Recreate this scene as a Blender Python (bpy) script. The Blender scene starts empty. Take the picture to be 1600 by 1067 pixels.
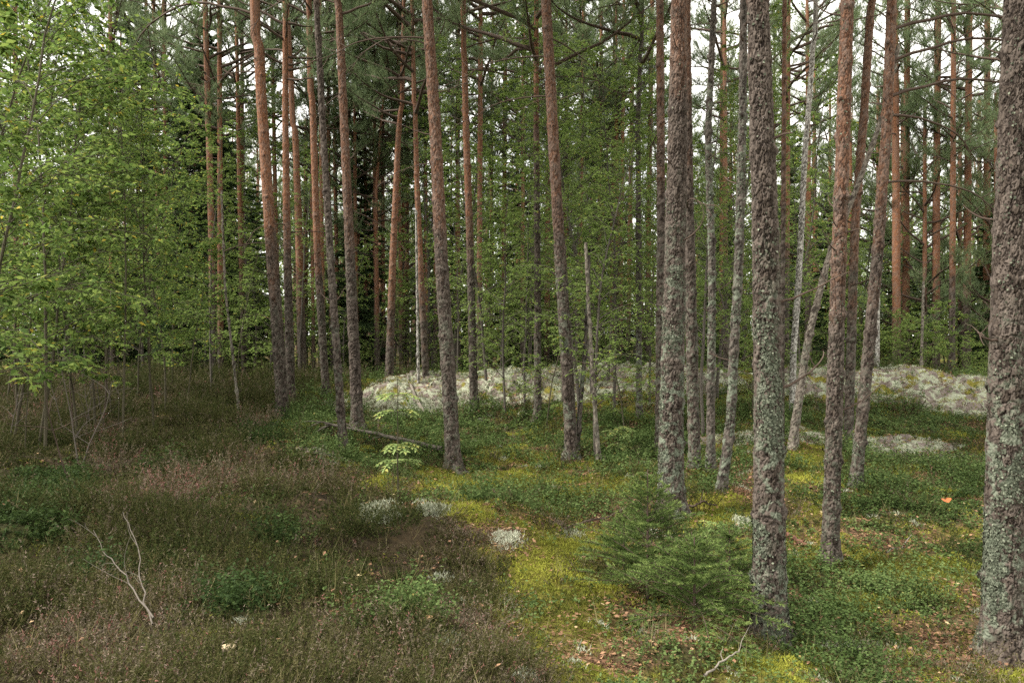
import bpy, math, random
import numpy as np
rng = np.random.default_rng(7)
random.seed(7)
# ------------------------------------------------------------------ camera, sky, sun, exposure
SC = bpy.context.scene
COL = SC.collection
F = 28.0 / 36.0 * 1600.0          # focal length in pixels of the 1600 px photograph
HZ = 525.0                        # horizon row
EYE = 1.6
cam_d = bpy.data.cameras.new('camera'); cam = bpy.data.objects.new('camera', cam_d); COL.objects.link(cam)
cam_d.lens = 28; cam_d.sensor_width = 36; cam_d.clip_start = 0.05; cam_d.clip_end = 1500
cam_d.shift_y = -(533.5 - HZ) / 1600.0
cam.location = (0, 0, EYE); cam.rotation_euler = (math.radians(90), 0, 0)
SC.camera = cam
w = bpy.data.worlds.new('World'); SC.world = w; w.use_nodes = True
nt = w.node_tree; nt.nodes.clear()
SUN_EL, SUN_AZ = 50, -100          # azimuth measured from +Y towards +X
sky = nt.nodes.new('ShaderNodeTexSky'); sky.sky_type = 'NISHITA'; sky.sun_disc = False
sky.sun_elevation = math.radians(SUN_EL); sky.sun_rotation = math.radians(SUN_AZ)
sky.air_density = 1.0; sky.dust_density = 2.0; sky.ozone_density = 1.0
bg = nt.nodes.new('ShaderNodeBackground'); bg.inputs[1].default_value = 0.115
out = nt.nodes.new('ShaderNodeOutputWorld')
tc = nt.nodes.new('ShaderNodeTexCoord'); nz = nt.nodes.new('ShaderNodeTexNoise')
nz.inputs['Scale'].default_value = 2.2; nz.inputs['Detail'].default_value = 6
rp = nt.nodes.new('ShaderNodeValToRGB'); rp.color_ramp.elements[0].position = 0.30; rp.color_ramp.elements[1].position = 0.52
rp.color_ramp.elements[0].color = (0.7, 0.7, 0.7, 1)
mx = nt.nodes.new('ShaderNodeMix'); mx.data_type = 'RGBA'
mx.inputs['B'].default_value = (8.2, 8.0, 7.5, 1)
nt.links.new(tc.outputs['Generated'], nz.inputs['Vector']); nt.links.new(nz.outputs['Fac'], rp.inputs['Fac'])
nt.links.new(rp.outputs['Color'], mx.inputs['Factor']); nt.links.new(sky.outputs[0], mx.inputs['A'])
nt.links.new(mx.outputs['Result'], bg.inputs[0]); nt.links.new(bg.outputs[0], out.inputs[0])
sd = bpy.data.lights.new('sun', 'SUN'); sun = bpy.data.objects.new('sun', sd); COL.objects.link(sun)
sd.energy = 3.2; sd.angle = math.radians(12); sd.color = (1.0, 0.95, 0.87)
_e, _a = math.radians(SUN_EL), math.radians(SUN_AZ)
from mathutils import Vector
sun.rotation_euler = Vector((math.sin(_a) * math.cos(_e), math.cos(_a) * math.cos(_e), math.sin(_e))).to_track_quat('Z', 'Y').to_euler()
SC.view_settings.view_transform = 'Standard'; SC.view_settings.look = 'None'
SC.view_settings.exposure = 1.34; SC.view_settings.gamma = 1.0
SC.render.engine = 'CYCLES'
cy = SC.cycles
cy.max_bounces = 6; cy.diffuse_bounces = 4; cy.glossy_bounces = 1; cy.transmission_bounces = 3; cy.transparent_max_bounces = 4
cy.caustics_reflective = False; cy.caustics_refractive = False
cy.use_denoising = False; cy.sample_clamp_indirect = 6

# ------------------------------------------------------------------ noise
def _h(ix, iy, iz, s):
    with np.errstate(over='ignore'):
        n = (ix.astype(np.int64) * 374761393 + iy.astype(np.int64) * 668265263 + iz.astype(np.int64) * 2147483647 + s * 1274126177) & 0xffffffff
        n = ((n ^ (n >> 13)) * 1274126177) & 0xffffffff
        n = ((n ^ (n >> 16)) * 2246822519) & 0xffffffff
        n = n ^ (n >> 15)
    return (n & 0xffffff) / float(0x1000000)
def vnoise(x, y, z=0.0, s=0):
    x = np.asarray(x, float); y = np.asarray(y, float); z = np.zeros_like(x) + z
    ix, iy, iz = np.floor(x), np.floor(y), np.floor(z)
    fx, fy, fz = x - ix, y - iy, z - iz
    fx = fx * fx * (3 - 2 * fx); fy = fy * fy * (3 - 2 * fy); fz = fz * fz * (3 - 2 * fz)
    r = 0
    for a in (0, 1):
        for b in (0, 1):
            for c in (0, 1):
                wgt = (fx if a else 1 - fx) * (fy if b else 1 - fy) * (fz if c else 1 - fz)
                r = r + wgt * _h(ix + a, iy + b, iz + c, s)
    return r
def fbm(x, y, z=0.0, s=0, o=3):
    r = 0; amp = 1.0; t = 0; k = 1.0
    z = np.asarray(z, float)
    for i in range(o):
        r = r + amp * vnoise(np.asarray(x) * k, np.asarray(y) * k, z * k, s + i * 17); t += amp; amp *= .5; k *= 2.03
    return r / t
def voronoi(x, y, z, s=0):
    ix, iy, iz = np.floor(x), np.floor(y), np.floor(z)
    f1 = np.full(x.shape, 9.0); f2 = f1.copy(); cid = np.zeros(x.shape)
    for a in (-1, 0, 1):
        for b in (-1, 0, 1):
            for c in (-1, 0, 1):
                jx, jy, jz = ix + a, iy + b, iz + c
                d = np.sqrt((jx + _h(jx, jy, jz, s) - x) ** 2 + (jy + _h(jx, jy, jz, s + 1) - y) ** 2 + (jz + _h(jx, jy, jz, s + 2) - z) ** 2)
                m = d < f1
                f2 = np.where(m, f1, np.minimum(f2, d)); cid = np.where(m, _h(jx, jy, jz, s + 3), cid); f1 = np.where(m, d, f1)
    return f1, f2, cid
def sst(a, b, x):
    t = np.clip((x - a) / (b - a), 0, 1); return t * t * (3 - 2 * t)

# ------------------------------------------------------------------ terrain
CP = [(-100,1067,2.9),(-100,850,5.3),(-100,700,10),(-100,620,16),(-100,600,19),
 (200,1067,3.0),(200,950,3.9),(200,850,5.3),(200,750,8),(200,680,11),(200,630,15),(200,598,19),
 (500,1067,3.0),(500,950,4),(500,850,5.6),(500,780,7.4),(500,727,9),(500,700,10.5),(559,669,12),(500,640,15),(500,598,19.5),
 (700,1067,3.2),(700,950,4.4),(700,860,5.8),(700,790,7.5),(709,738,10),(700,690,12),(700,650,14.5),(700,622,16.5),(700,600,18.5),
 (850,1067,3.6),(850,950,4.9),(850,850,6.2),(850,790,8),(893,718,11),(850,660,13.5),(850,606,17),(850,590,19),
 (1000,1067,4),(1000,950,5.5),(1000,850,6.8),(1000,780,8),(1000,720,10.5),(1000,660,13.5),(1000,606,17),(1000,588,19),
 (1200,1067,4.3),(1203,1005,4.8),(1200,880,6.4),(1200,780,8.2),(1200,700,10.5),(1200,640,14),(1200,604,17),(1200,582,19),
 (1400,1067,4.5),(1400,1000,5),(1400,880,6.6),(1400,780,8.4),(1400,735,10.2),(1400,700,12),(1400,660,13.8),(1400,622,16),(1400,588,18.5),
 (1570,1067,4.4),(1567,1025,4.8),(1570,880,6.8),(1570,780,8.8),(1570,700,12),(1570,650,15),(1570,603,19),(1750,900,6.6),(1750,700,12),(1750,620,18)]
P = np.array([((px - 800) / F * D, D, EYE + (HZ - py) / F * D) for px, py, D in CP])
EX = [(-25,26,.35),(-12,25,.3),(0,25,.35),(10,25,.35),(22,25,.3),(-40,45,.3),(-15,42,.25),(8,42,.25),(35,42,.25),(0,80,.2),(-60,80,.2),(60,80,.2),
      (-6,1,.25),(0,0.5,.1),(6,1,-.2),(0,-6,.1),(-12,-4,.2),(12,-4,-.1),(-14,8,.4),(15,8,-.2),(0,150,.2),(-100,150,.2),(100,150,.2),(-120,20,.2),(120,20,.2),(-80,-60,.2),(80,-60,.2)]
P = np.vstack([P, np.array(EX, float)])
def _tk(r2): return np.where(r2 > 0, r2 * np.log(r2 + 1e-12) * .5, 0)
_n = len(P)
_A = np.zeros((_n + 3, _n + 3)); _d2 = ((P[:, None, :2] - P[None, :, :2]) ** 2).sum(-1)
_A[:_n, :_n] = _tk(_d2) + np.eye(_n) * .4; _A[:_n, _n] = 1; _A[:_n, _n + 1:] = P[:, :2]; _A[_n:, :_n] = _A[:_n, _n:].T
_W = np.linalg.solve(_A, np.concatenate([P[:, 2], [0, 0, 0]]))
MOUNDS = [(-.6, 6.1, .45, .17), (-2.2, 6.5, .8, .15), (-3.6, 5.7, .7, .16), (-1.7, 4.7, .55, .11), (-3.3, 8.6, .9, .16), (-5.2, 8.0, 1.0, .18), (-.9, 4.2, .4, .08), (-2.4, 3.9, .4, .08)]
RIDGE = [(-2.75, 9.2), (-2.2, 8.9), (-1.2, 8.0), (-.3, 7.2), (.22, 6.3), (.25, 5.4)]
def hgt(x, y):
    x = np.atleast_1d(np.asarray(x, float)); y = np.atleast_1d(np.asarray(y, float))
    z = np.zeros(x.shape)
    for i in range(0, x.size, 20000):
        xs, ys = x[i:i + 20000], y[i:i + 20000]
        d2 = (xs[:, None] - P[:, 0]) ** 2 + (ys[:, None] - P[:, 1]) ** 2
        z[i:i + 20000] = _tk(d2) @ _W[:_n] + _W[_n] + _W[_n + 1] * xs + _W[_n + 2] * ys
    r = np.hypot(x, y); f = sst(70, 140, r)
    z = z * (1 - f) + .2 * f
    hum = (fbm(x * .9, y * .9, 0, 5, 3) - .5) * .28 + (fbm(x * 3.1, y * 3.1, 0, 9, 3) - .5) * .16
    rd = np.full(x.shape, 99.0)
    for (ax, ay), (bx_, by_) in zip(RIDGE[:-1], RIDGE[1:]):
        t = np.clip(((x - ax) * (bx_ - ax) + (y - ay) * (by_ - ay)) / ((bx_ - ax) ** 2 + (by_ - ay) ** 2), 0, 1)
        rd = np.minimum(rd, np.hypot(x - ax - t * (bx_ - ax), y - ay - t * (by_ - ay)))
    for mx_, my_, sr, am in MOUNDS: hum = hum + am * np.exp(-((x - mx_) ** 2 + (y - my_) ** 2) / sr ** 2)
    return z + hum * sst(.2, 2.5, r) + .13 * np.exp(-(rd / .38) ** 2)
def hz1(x, y): return float(hgt([x], [y])[0])
def proj(x, y, z):
    y = np.maximum(y, .1); return 800 + x / y * F, HZ - (z - EYE) / y * F
def solveD(px, py, g):
    D = np.linspace(g * .75, g * 1.3, 80); z = hgt((px - 800) / F * D, D)
    e = np.abs(HZ - (z - EYE) / D * F - py) + np.abs(D - g) * 1.5
    return float(D[np.argmin(e)])

# ------------------------------------------------------------------ mesh helpers
class MB:
    """collects vertices, faces and per-vertex attributes for ONE mesh object"""
    def __init__(s): s.v = []; s.q = []; s.t = []; s.n = 0; s.a = []; s.qm = []; s.tm = []
    def add(s, V, Q=None, T=None, a=None, m=0):
        V = np.asarray(V, np.float32).reshape(-1, 3)
        if Q is not None and len(Q): s.q.append(np.asarray(Q) + s.n); s.qm.append(np.full(len(Q), m))
        if T is not None and len(T): s.t.append(np.asarray(T) + s.n); s.tm.append(np.full(len(T), m))
        s.a.append(np.zeros(len(V)) + (0.5 if a is None else a)); s.v.append(V); s.n += len(V)
    def mesh(s, name, mats, smooth=False):
        V = np.concatenate(s.v); me = bpy.data.meshes.new(name)
        Q = np.concatenate(s.q) if s.q else np.zeros((0, 4), int); T = np.concatenate(s.t) if s.t else np.zeros((0, 3), int)
        loops = np.concatenate([Q.ravel(), T.ravel()]).astype(np.int32)
        me.vertices.add(len(V)); me.vertices.foreach_set('co', V.ravel())
        me.loops.add(len(loops)); me.loops.foreach_set('vertex_index', loops)
        ls = np.concatenate([np.arange(len(Q)) * 4, len(Q) * 4 + np.arange(len(T)) * 3]).astype(np.int32)
        me.polygons.add(len(ls)); me.polygons.foreach_set('loop_start', ls)
        mi = np.concatenate((s.qm + s.tm) or [np.zeros(0)]).astype(np.int32)
        me.polygons.foreach_set('material_index', mi)
        if smooth: me.polygons.foreach_set('use_smooth', np.ones(len(ls), bool))
        for m in (mats if isinstance(mats, (list, tuple)) else [mats]): me.materials.append(m)
        at = me.attributes.new('tint', 'FLOAT', 'POINT'); at.data.foreach_set('value', np.concatenate(s.a).astype(np.float32))
        me.update(); return me
def nrm(v): return v / np.maximum(np.linalg.norm(v, axis=-1, keepdims=True), 1e-9)
def perp(d, r=None):
    r = rng.normal(size=d.shape) if r is None else r
    return nrm(np.cross(d, r))
def leaves(mb, base, dirs, L, W, up, a, m=0, cup=.12):
    """diamond shaped leaves: base n,3; dirs n,3; up n,3"""
    n = len(base); L = (np.zeros(n) + L)[:, None]; W = (np.zeros(n) + W)[:, None]
    side = nrm(np.cross(dirs, up)); nn = np.cross(side, dirs)
    mid = base + dirs * L * .45 - nn * L * cup
    V = np.stack([base, mid + side * W * .5 + nn * L * cup * 1.5, base + dirs * L - nn * L * cup * .5, mid - side * W * .5 + nn * L * cup * 1.5], 1)
    mb.add(V, Q=np.arange(4 * n).reshape(n, 4), a=np.repeat(a, 4) if np.ndim(a) else a, m=m)
def needles(mb, base, dirs, L, W, a, m=0):
    n = len(base); L = (np.zeros(n) + L)[:, None]; W = (np.zeros(n) + W)[:, None]
    s = perp(dirs)
    V = np.stack([base - s * W * .5, base + s * W * .5, base + dirs * L], 1)
    mb.add(V, T=np.arange(3 * n).reshape(n, 3), a=np.repeat(a, 3) if np.ndim(a) else a, m=m)
def tube(mb, pts, rad, k=5, a=.5, m=0):
    pts = np.asarray(pts, float); n = len(pts); rad = np.zeros(n) + rad
    t = nrm(np.gradient(pts, axis=0))
    ref = np.array([0.31, 0.17, 0.93]) if abs(t[0][2]) < .8 else np.array([.95, .2, .1])
    u = nrm(np.cross(t, ref)); v = np.cross(t, u)
    an = np.arange(k) / k * 2 * math.pi
    V = pts[:, None] + (u[:, None] * np.cos(an)[None, :, None] + v[:, None] * np.sin(an)[None, :, None]) * rad[:, None, None]
    i = np.arange(n - 1)[:, None] * k; j = np.arange(k)[None]; j2 = (j + 1) % k
    Q = np.stack([i + j, i + j2, i + k + j2, i + k + j], -1).reshape(-1, 4)
    mb.add(V.reshape(-1, 3), Q=Q, a=a, m=m)
def curve(p0, d0, L, n, bend=(0, 0, 0), jit=.05, r=None):
    r = r or rng
    pts = [np.array(p0, float)]; d = np.array(d0, float); d /= np.linalg.norm(d)
    for i in range(n):
        d = d + np.array(bend) / n + r.normal(size=3) * jit; d /= np.linalg.norm(d); pts.append(pts[-1] + d * L / n)
    return np.array(pts)

# ------------------------------------------------------------------ materials
def newmat(name):
    m = bpy.data.materials.new(name); m.use_nodes = True; nt = m.node_tree; nt.nodes.clear()
    o = nt.nodes.new('ShaderNodeOutputMaterial'); return m, nt, o
def N(nt, t, **k):
    n = nt.nodes.new(t)
    for a, b in k.items(): setattr(n, a, b)
    return n
def ramp(nt, stops, fac):
    r = N(nt, 'ShaderNodeValToRGB'); e = r.color_ramp.elements
    while len(e) < len(stops): e.new(.5)
    for i, (p, c) in enumerate(stops): e[i].position = p; e[i].color = (*c, 1)
    nt.links.new(fac, r.inputs[0]); return r.outputs[0]
def mixc(nt, f, a, b, mode='MIX'):
    m = N(nt, 'ShaderNodeMix', data_type='RGBA', blend_type=mode)
    for sock, v in ((m.inputs['Factor'], f), (m.inputs['A'], a), (m.inputs['B'], b)):
        if isinstance(v, (int, float)): sock.default_value = v
        elif isinstance(v, tuple): sock.default_value = (*v, 1)
        else: nt.links.new(v, sock)
    return m.outputs['Result']
def noise(nt, sc, det=4, vec=None, dist=0):
    n = N(nt, 'ShaderNodeTexNoise'); n.inputs['Scale'].default_value = sc; n.inputs['Detail'].default_value = det
    n.inputs['Distortion'].default_value = dist
    if vec is not None: nt.links.new(vec, n.inputs['Vector'])
    return n.outputs['Fac']
def attr(nt, name): return N(nt, 'ShaderNodeAttribute', attribute_name=name).outputs['Fac']
def pos(nt): return N(nt, 'ShaderNodeNewGeometry').outputs['Position']
def leafmat(name, stops, trans=.35, rough=.65, spec=.10):
    m, nt, o = newmat(name)
    c = ramp(nt, stops, attr(nt, 'tint'))
    p = N(nt, 'ShaderNodeBsdfPrincipled'); p.inputs['Roughness'].default_value = rough; p.inputs['Specular IOR Level'].default_value = spec
    nt.links.new(c, p.inputs['Base Color'])
    if trans > 0:
        t = N(nt, 'ShaderNodeBsdfTranslucent'); nt.links.new(c, t.inputs[0])
        mx = N(nt, 'ShaderNodeMixShader'); mx.inputs[0].default_value = trans
        nt.links.new(p.outputs[0], mx.inputs[1]); nt.links.new(t.outputs[0], mx.inputs[2]); nt.links.new(mx.outputs[0], o.inputs[0])
    else: nt.links.new(p.outputs[0], o.inputs[0])
    return m
M = {}
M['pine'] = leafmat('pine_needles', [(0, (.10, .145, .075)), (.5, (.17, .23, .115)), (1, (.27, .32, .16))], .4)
M['spruce'] = leafmat('spruce_needles', [(0, (.045, .075, .032)), (.6, (.085, .135, .055)), (1, (.15, .22, .09))], .35)
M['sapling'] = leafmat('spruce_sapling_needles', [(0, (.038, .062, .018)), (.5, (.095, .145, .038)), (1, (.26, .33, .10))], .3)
M['leaf'] = leafmat('broad_leaves', [(0, (.06, .11, .028)), (.5, (.14, .215, .052)), (.9, (.29, .37, .09)), (1, (.50, .40, .06))], .5)
M['leafd'] = leafmat('birch_leaves', [(0, (.10, .155, .04)), (.6, (.20, .285, .075)), (.93, (.32, .41, .11)), (1, (.45, .36, .08))], .5)
M['rowan'] = leafmat('rowan_leaves', [(0, (.16, .24, .08)), (.7, (.28, .36, .13)), (1, (.42, .40, .12))], .4)
M['heather'] = leafmat('heather_sprigs', [(0, (.016, .027, .008)), (.25, (.050, .062, .016)), (.5, (.082, .074, .028)), (.78, (.145, .120, .082)), (.95, (.24, .18, .145)), (1, (.22, .10, .085))], .2, .8, .1)
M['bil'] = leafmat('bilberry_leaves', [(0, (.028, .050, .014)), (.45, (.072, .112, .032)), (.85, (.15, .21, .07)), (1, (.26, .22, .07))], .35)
M['moss'] = leafmat('moss_shoots', [(0, (.06, .065, .018)), (.5, (.20, .215, .036)), (1, (.38, .385, .065))], .3, .9, .05)
M['lich'] = leafmat('reindeer_lichen', [(0, (.22, .23, .16)), (.5, (.36, .38, .28)), (1, (.54, .55, .43))], .2, .9, .05)
M['litter'] = leafmat('fallen_leaves', [(0, (.10, .055, .030)), (.45, (.19, .105, .06)), (.75, (.34, .19, .11)), (.92, (.38, .25, .14)), (1, (.50, .40, .22))], .15, .7, .2)
M['grass'] = leafmat('dry_grass', [(0, (.15, .13, .05)), (1, (.34, .30, .15))], .3, .8, .1)

def barkmat(name, low1, low2, hi1, hi2, lichc=(.12, .135, .10), bump=.5, lichen=1.0):
    m, nt, o = newmat(name); g = pos(nt)
    tcn = N(nt, 'ShaderNodeTexCoord')
    mp = N(nt, 'ShaderNodeMapping'); mp.inputs['Scale'].default_value = (1, 1, .45); nt.links.new(tcn.outputs['Object'], mp.inputs[0])
    v = mp.outputs[0]
    n1 = noise(nt, 52, 5, v); n2 = noise(nt, 7, 4, v); n3 = noise(nt, 90, 3, v)
    n1 = ramp(nt, [(.36, (0, 0, 0)), (.64, (1, 1, 1))], n1); low = mixc(nt, n1, low1, low2); hi = mixc(nt, n1, hi1, hi2)
    base = mixc(nt, attr(nt, 'orange'), low, hi)
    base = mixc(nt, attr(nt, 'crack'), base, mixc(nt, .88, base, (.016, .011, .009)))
    base = mixc(nt, ramp(nt, [(.35, (0, 0, 0)), (.7, (1, 1, 1))], attr(nt, 'tint')), base, mixc(nt, .34, base, (.20, .165, .14)))
    # lichen crust
    ls = ramp(nt, [(.50, (0, 0, 0)), (.58, (1, 1, 1))], noise(nt, 16, 6, tcn.outputs['Object'], .4))
    mm = N(nt, 'ShaderNodeMath', operation='MULTIPLY'); nt.links.new(ls, mm.inputs[0]); nt.links.new(attr(nt, 'lich'), mm.inputs[1])
    base = mixc(nt, mm.outputs[0], base, mixc(nt, n3, lichc, tuple(x * 1.5 for x in lichc)))
    p = N(nt, 'ShaderNodeBsdfPrincipled'); p.inputs['Roughness'].default_value = .92; p.inputs['Specular IOR Level'].default_value = .15
    nt.links.new(base, p.inputs['Base Color'])
    vo = N(nt, 'ShaderNodeTexVoronoi', feature='DISTANCE_TO_EDGE'); vo.inputs['Scale'].default_value = 30; nt.links.new(v, vo.inputs['Vector'])
    ad = N(nt, 'ShaderNodeMath', operation='MULTIPLY_ADD'); nt.links.new(vo.outputs['Distance'], ad.inputs[0]); ad.inputs[1].default_value = 1.6; nt.links.new(n3, ad.inputs[2])
    b = N(nt, 'ShaderNodeBump'); b.inputs['Strength'].default_value = bump; b.inputs['Distance'].default_value = .012
    nt.links.new(ad.outputs[0], b.inputs['Height']); nt.links.new(b.outputs[0], p.inputs['Normal'])
    nt.links.new(p.outputs[0], o.inputs[0]); return m
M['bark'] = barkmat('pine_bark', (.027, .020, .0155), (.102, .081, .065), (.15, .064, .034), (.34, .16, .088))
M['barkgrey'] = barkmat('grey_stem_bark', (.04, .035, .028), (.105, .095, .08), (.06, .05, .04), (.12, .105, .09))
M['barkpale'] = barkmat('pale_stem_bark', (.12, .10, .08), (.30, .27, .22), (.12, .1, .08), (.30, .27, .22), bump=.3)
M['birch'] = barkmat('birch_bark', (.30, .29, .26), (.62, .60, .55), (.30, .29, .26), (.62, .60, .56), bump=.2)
def plainmat(name, c1, c2, sc=25, rough=.9, bump=.3):
    m, nt, o = newmat(name); tcn = N(nt, 'ShaderNodeTexCoord')
    n1 = noise(nt, sc, 5, tcn.outputs['Object'])
    p = N(nt, 'ShaderNodeBsdfPrincipled'); p.inputs['Roughness'].default_value = rough; p.inputs['Specular IOR Level'].default_value = .2
    nt.links.new(mixc(nt, n1, c1, c2), p.inputs['Base Color'])
    b = N(nt, 'ShaderNodeBump'); b.inputs['Strength'].default_value = bump; b.inputs['Distance'].default_value = .01
    nt.links.new(n1, b.inputs['Height']); nt.links.new(b.outputs[0], p.inputs['Normal']); nt.links.new(p.outputs[0], o.inputs[0]); return m
M['twig'] = plainmat('twig_bark', (.05, .035, .028), (.12, .085, .065))
M['twigpale'] = plainmat('dead_wood', (.13, .11, .09), (.27, .24, .20))
M['twigmid'] = plainmat('weathered_wood', (.06, .05, .04), (.16, .138, .115))
M['twiggreen'] = plainmat('green_twig', (.04, .035, .022), (.09, .08, .05))
M['stone'] = plainmat('stone', (.07, .06, .075), (.17, .155, .175), 12)
M['deadwood_red'] = plainmat('rotting_wood', (.10, .045, .03), (.2, .10, .07))
M['cap'] = plainmat('mushroom_cap', (.55, .42, .25), (.70, .58, .38), 12, .6, .1)
M['capo'] = plainmat('orange_cap', (.60, .33, .16), (.7, .45, .25), 12, .6, .1)
M['flake'] = leafmat('lichen_flakes', [(0, (.04, .045, .030)), (.5, (.10, .115, .082)), (1, (.24, .26, .19))], .1, .9, .05)

# ------------------------------------------------------------------ naming helpers
def link(o, parent=None):
    COL.objects.link(o)
    if parent is not None: o.parent = parent
    return o
def thing(name, label, cat, loc, rz=0, group=None):
    o = bpy.data.objects.new(name, None); o.empty_display_size = .2; COL.objects.link(o)
    o.location = loc; o.rotation_euler = (0, 0, rz); o['label'] = label; o['category'] = cat
    if group: o['group'] = group
    return o
def part(name, me, parent): return link(bpy.data.objects.new(name, me), parent)
def top(name, me, kind=None, label=None, cat=None, group=None, loc=(0, 0, 0)):
    o = link(bpy.data.objects.new(name, me)); o.location = loc
    if kind: o['kind'] = kind
    if label: o['label'] = label
    if cat: o['category'] = cat
    if group: o['group'] = group
    return o

# ------------------------------------------------------------------ ground classes (heather, bilberry, moss, lichen, litter)
XB = np.array([(560, 430), (600, 470), (650, 430), (700, 400), (722, 450), (750, 560), (780, 610), (800, 690), (850, 760), (900, 770), (950, 790), (1000, 820), (1067, 860), (1300, 980)], float)
EL = {'B': [(720, 680, 280, 38), (620, 712, 200, 22), (1000, 700, 180, 32), (1300, 930, 150, 70), (1450, 800, 150, 60), (1420, 660, 150, 25), (1450, 760, 130, 24), (1330, 1035, 60, 30), (1240, 900, 90, 40), (900, 790, 90, 15), (1520, 850, 60, 40), (1240, 665, 60, 25)],
      'M': [(480, 724, 90, 14), (620, 765, 85, 14), (780, 752, 130, 20), (860, 868, 120, 40), (880, 930, 120, 50), (830, 1010, 80, 40), (1110, 800, 70, 30), (1265, 720, 50, 30), (1450, 885, 120, 25), (1000, 1055, 160, 15), (1240, 1040, 90, 25), (1580, 1050, 50, 25), (720, 795, 60, 10), (950, 760, 120, 18), (1500, 640, 80, 14)],
      'L': [(595, 805, 42, 22), (680, 797, 32, 10), (800, 842, 35, 15), (695, 907, 22, 12), (690, 1002, 60, 8), (820, 1058, 30, 10), (1330, 1012, 50, 12), (885, 838, 40, 7), (1165, 815, 22, 10), (512, 724, 36, 4), (1180, 690, 60, 10), (640, 640, 130, 16)],
      'F': [(1000, 1042, 130, 18), (1480, 1010, 110, 50), (1400, 860, 50, 30), (1000, 785, 150, 14), (1085, 990, 100, 30), (1180, 760, 50, 50), (850, 640, 60, 10), (1350, 800, 60, 15)]}
ELG = [(70, 765, 90, 36), (30, 822, 90, 40), (235, 868, 50, 18), (655, 962, 60, 22), (560, 985, 40, 12), (380, 950, 60, 20), (250, 740, 60, 16), (420, 690, 60, 12), (440, 850, 40, 16), (150, 905, 40, 14)]
ELP = [(560, 1015, 130, 40), (870, 1050, 60, 25), (120, 1040, 90, 25), (200, 690, 60, 12), (700, 820, 90, 25), (260, 960, 130, 40), (100, 900, 60, 20), (480, 860, 80, 25)]
def ell(L, px, py):
    r = np.zeros(px.shape)
    for cx, cy_, rx, ry in L: r = np.maximum(r, 1.25 - np.sqrt(((px - cx) / rx) ** 2 + ((py - cy_) / ry) ** 2))
    return np.clip(r, 0, 1)
def classify(x, y, z):
    """weights of the five kinds of cover at points on the ground"""
    px, py = proj(x, y, z)
    n1 = fbm(x * 1.3, y * 1.3, 0, 31, 3); n2 = fbm(x * 2.6, y * 2.6, 0, 57, 3); n3 = fbm(x * 5, y * 5, 0, 77, 2)
    xb = np.interp(py, XB[:, 0], XB[:, 1]) + (n1 - .5) * 90 + (n3 - .5) * 60
    h = sst(25, -25, px - xb)
    far = sst(19, 22, y); 
    wg = {'H': h * 2.0 * (.55 + .9 * n2) * (1 - far)}
    for k, s in (('B', 1), ('M', 2), ('L', 3), ('F', 4)):
        n = fbm(x * 2.4, y * 2.4, 0, 100 + s * 13, 4)
        base = {'B': .42, 'M': .52, 'L': -.95, 'F': .42}[k]
        wg[k] = ell(EL[k], px, py) * (2.5 if k == 'L' else (1.05 if k == 'M' else .9)) * (1 - (h * .6 if k in 'BF' else h * -.9)) + base + (n - .5) * 2.6
    wg['L'] = wg['L'] - far * 2 - sst(22, 26, y) * 2; wg['B'] = wg['B'] + h * ell(ELG, px, py) * 4.5 - .35 * h
    return wg, px, py, n3
print('terrain ok')

# ground sheet reaching the horizon
def gridaxis(lo, hi, dense_lo, dense_hi, step, grow=1.18):
    a = list(np.arange(dense_lo, dense_hi, step)); s = step; x = a[-1]
    while x < hi: s *= grow; x += s; a.append(x)
    s = step; x = a[0]; b = []
    while x > lo: s *= grow; x -= s; b.append(x)
    return np.array(b[::-1] + a)
gx = gridaxis(-700, 700, -14, 14, .09); gy = gridaxis(-500, 900, 1.5, 24, .09)
GX, GY = np.meshgrid(gx, gy); gxx, gyy = GX.ravel(), GY.ravel(); gz = hgt(gxx, gyy)
mb = MB(); nx, ny = len(gx), len(gy)
ii = (np.arange(ny - 1)[:, None] * nx + np.arange(nx - 1)[None]).reshape(-1)
mb.add(np.stack([gxx, gyy, gz], 1), Q=np.stack([ii, ii + 1, ii + nx + 1, ii + nx], 1))
m, nt, o = newmat('forest_floor')
wg, _, _, _ = classify(gxx, gyy, gz)
Kc = {'H': (.032, .025, .014), 'B': (.035, .038, .014), 'M': (.135, .125, .024), 'L': (.24, .23, .17), 'F': (.095, .062, .038)}
ks = list('HBMLF'); W5 = np.stack([np.exp(wg[k] * 6) for k in ks], 1); W5 /= W5.sum(1, keepdims=True)
gc = W5 @ np.array([Kc[k] for k in ks])
me = mb.mesh('ground', m, True)
ca = me.attributes.new('cover', 'FLOAT_COLOR', 'POINT'); ca.data.foreach_set('color', np.concatenate([gc, np.ones((len(gc), 1))], 1).astype(np.float32).ravel())
g = pos(nt)
cn = N(nt, 'ShaderNodeAttribute', attribute_name='cover').outputs['Color']
n1 = noise(nt, 22, 8, g); n2 = noise(nt, 3, 5, g)
c = mixc(nt, 1.0, cn, ramp(nt, [(.25, (.35, .33, .30)), (.55, (1, 1, 1)), (.8, (1.9, 1.75, 1.4))], n1), 'MULTIPLY')
c = mixc(nt, ramp(nt, [(.45, (0, 0, 0)), (.62, (.5, .5, .5))], n2), c, mixc(nt, .5, c, (.10, .07, .04)))
p = N(nt, 'ShaderNodeBsdfPrincipled'); p.inputs['Roughness'].default_value = .95; p.inputs['Specular IOR Level'].default_value = .1
nt.links.new(c, p.inputs['Base Color'])
b = N(nt, 'ShaderNodeBump'); b.inputs['Strength'].default_value = .8; b.inputs['Distance'].default_value = .04
nt.links.new(n1, b.inputs['Height']); nt.links.new(b.outputs[0], p.inputs['Normal']); nt.links.new(p.outputs[0], o.inputs[0])
top('ground', me, 'structure')

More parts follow.
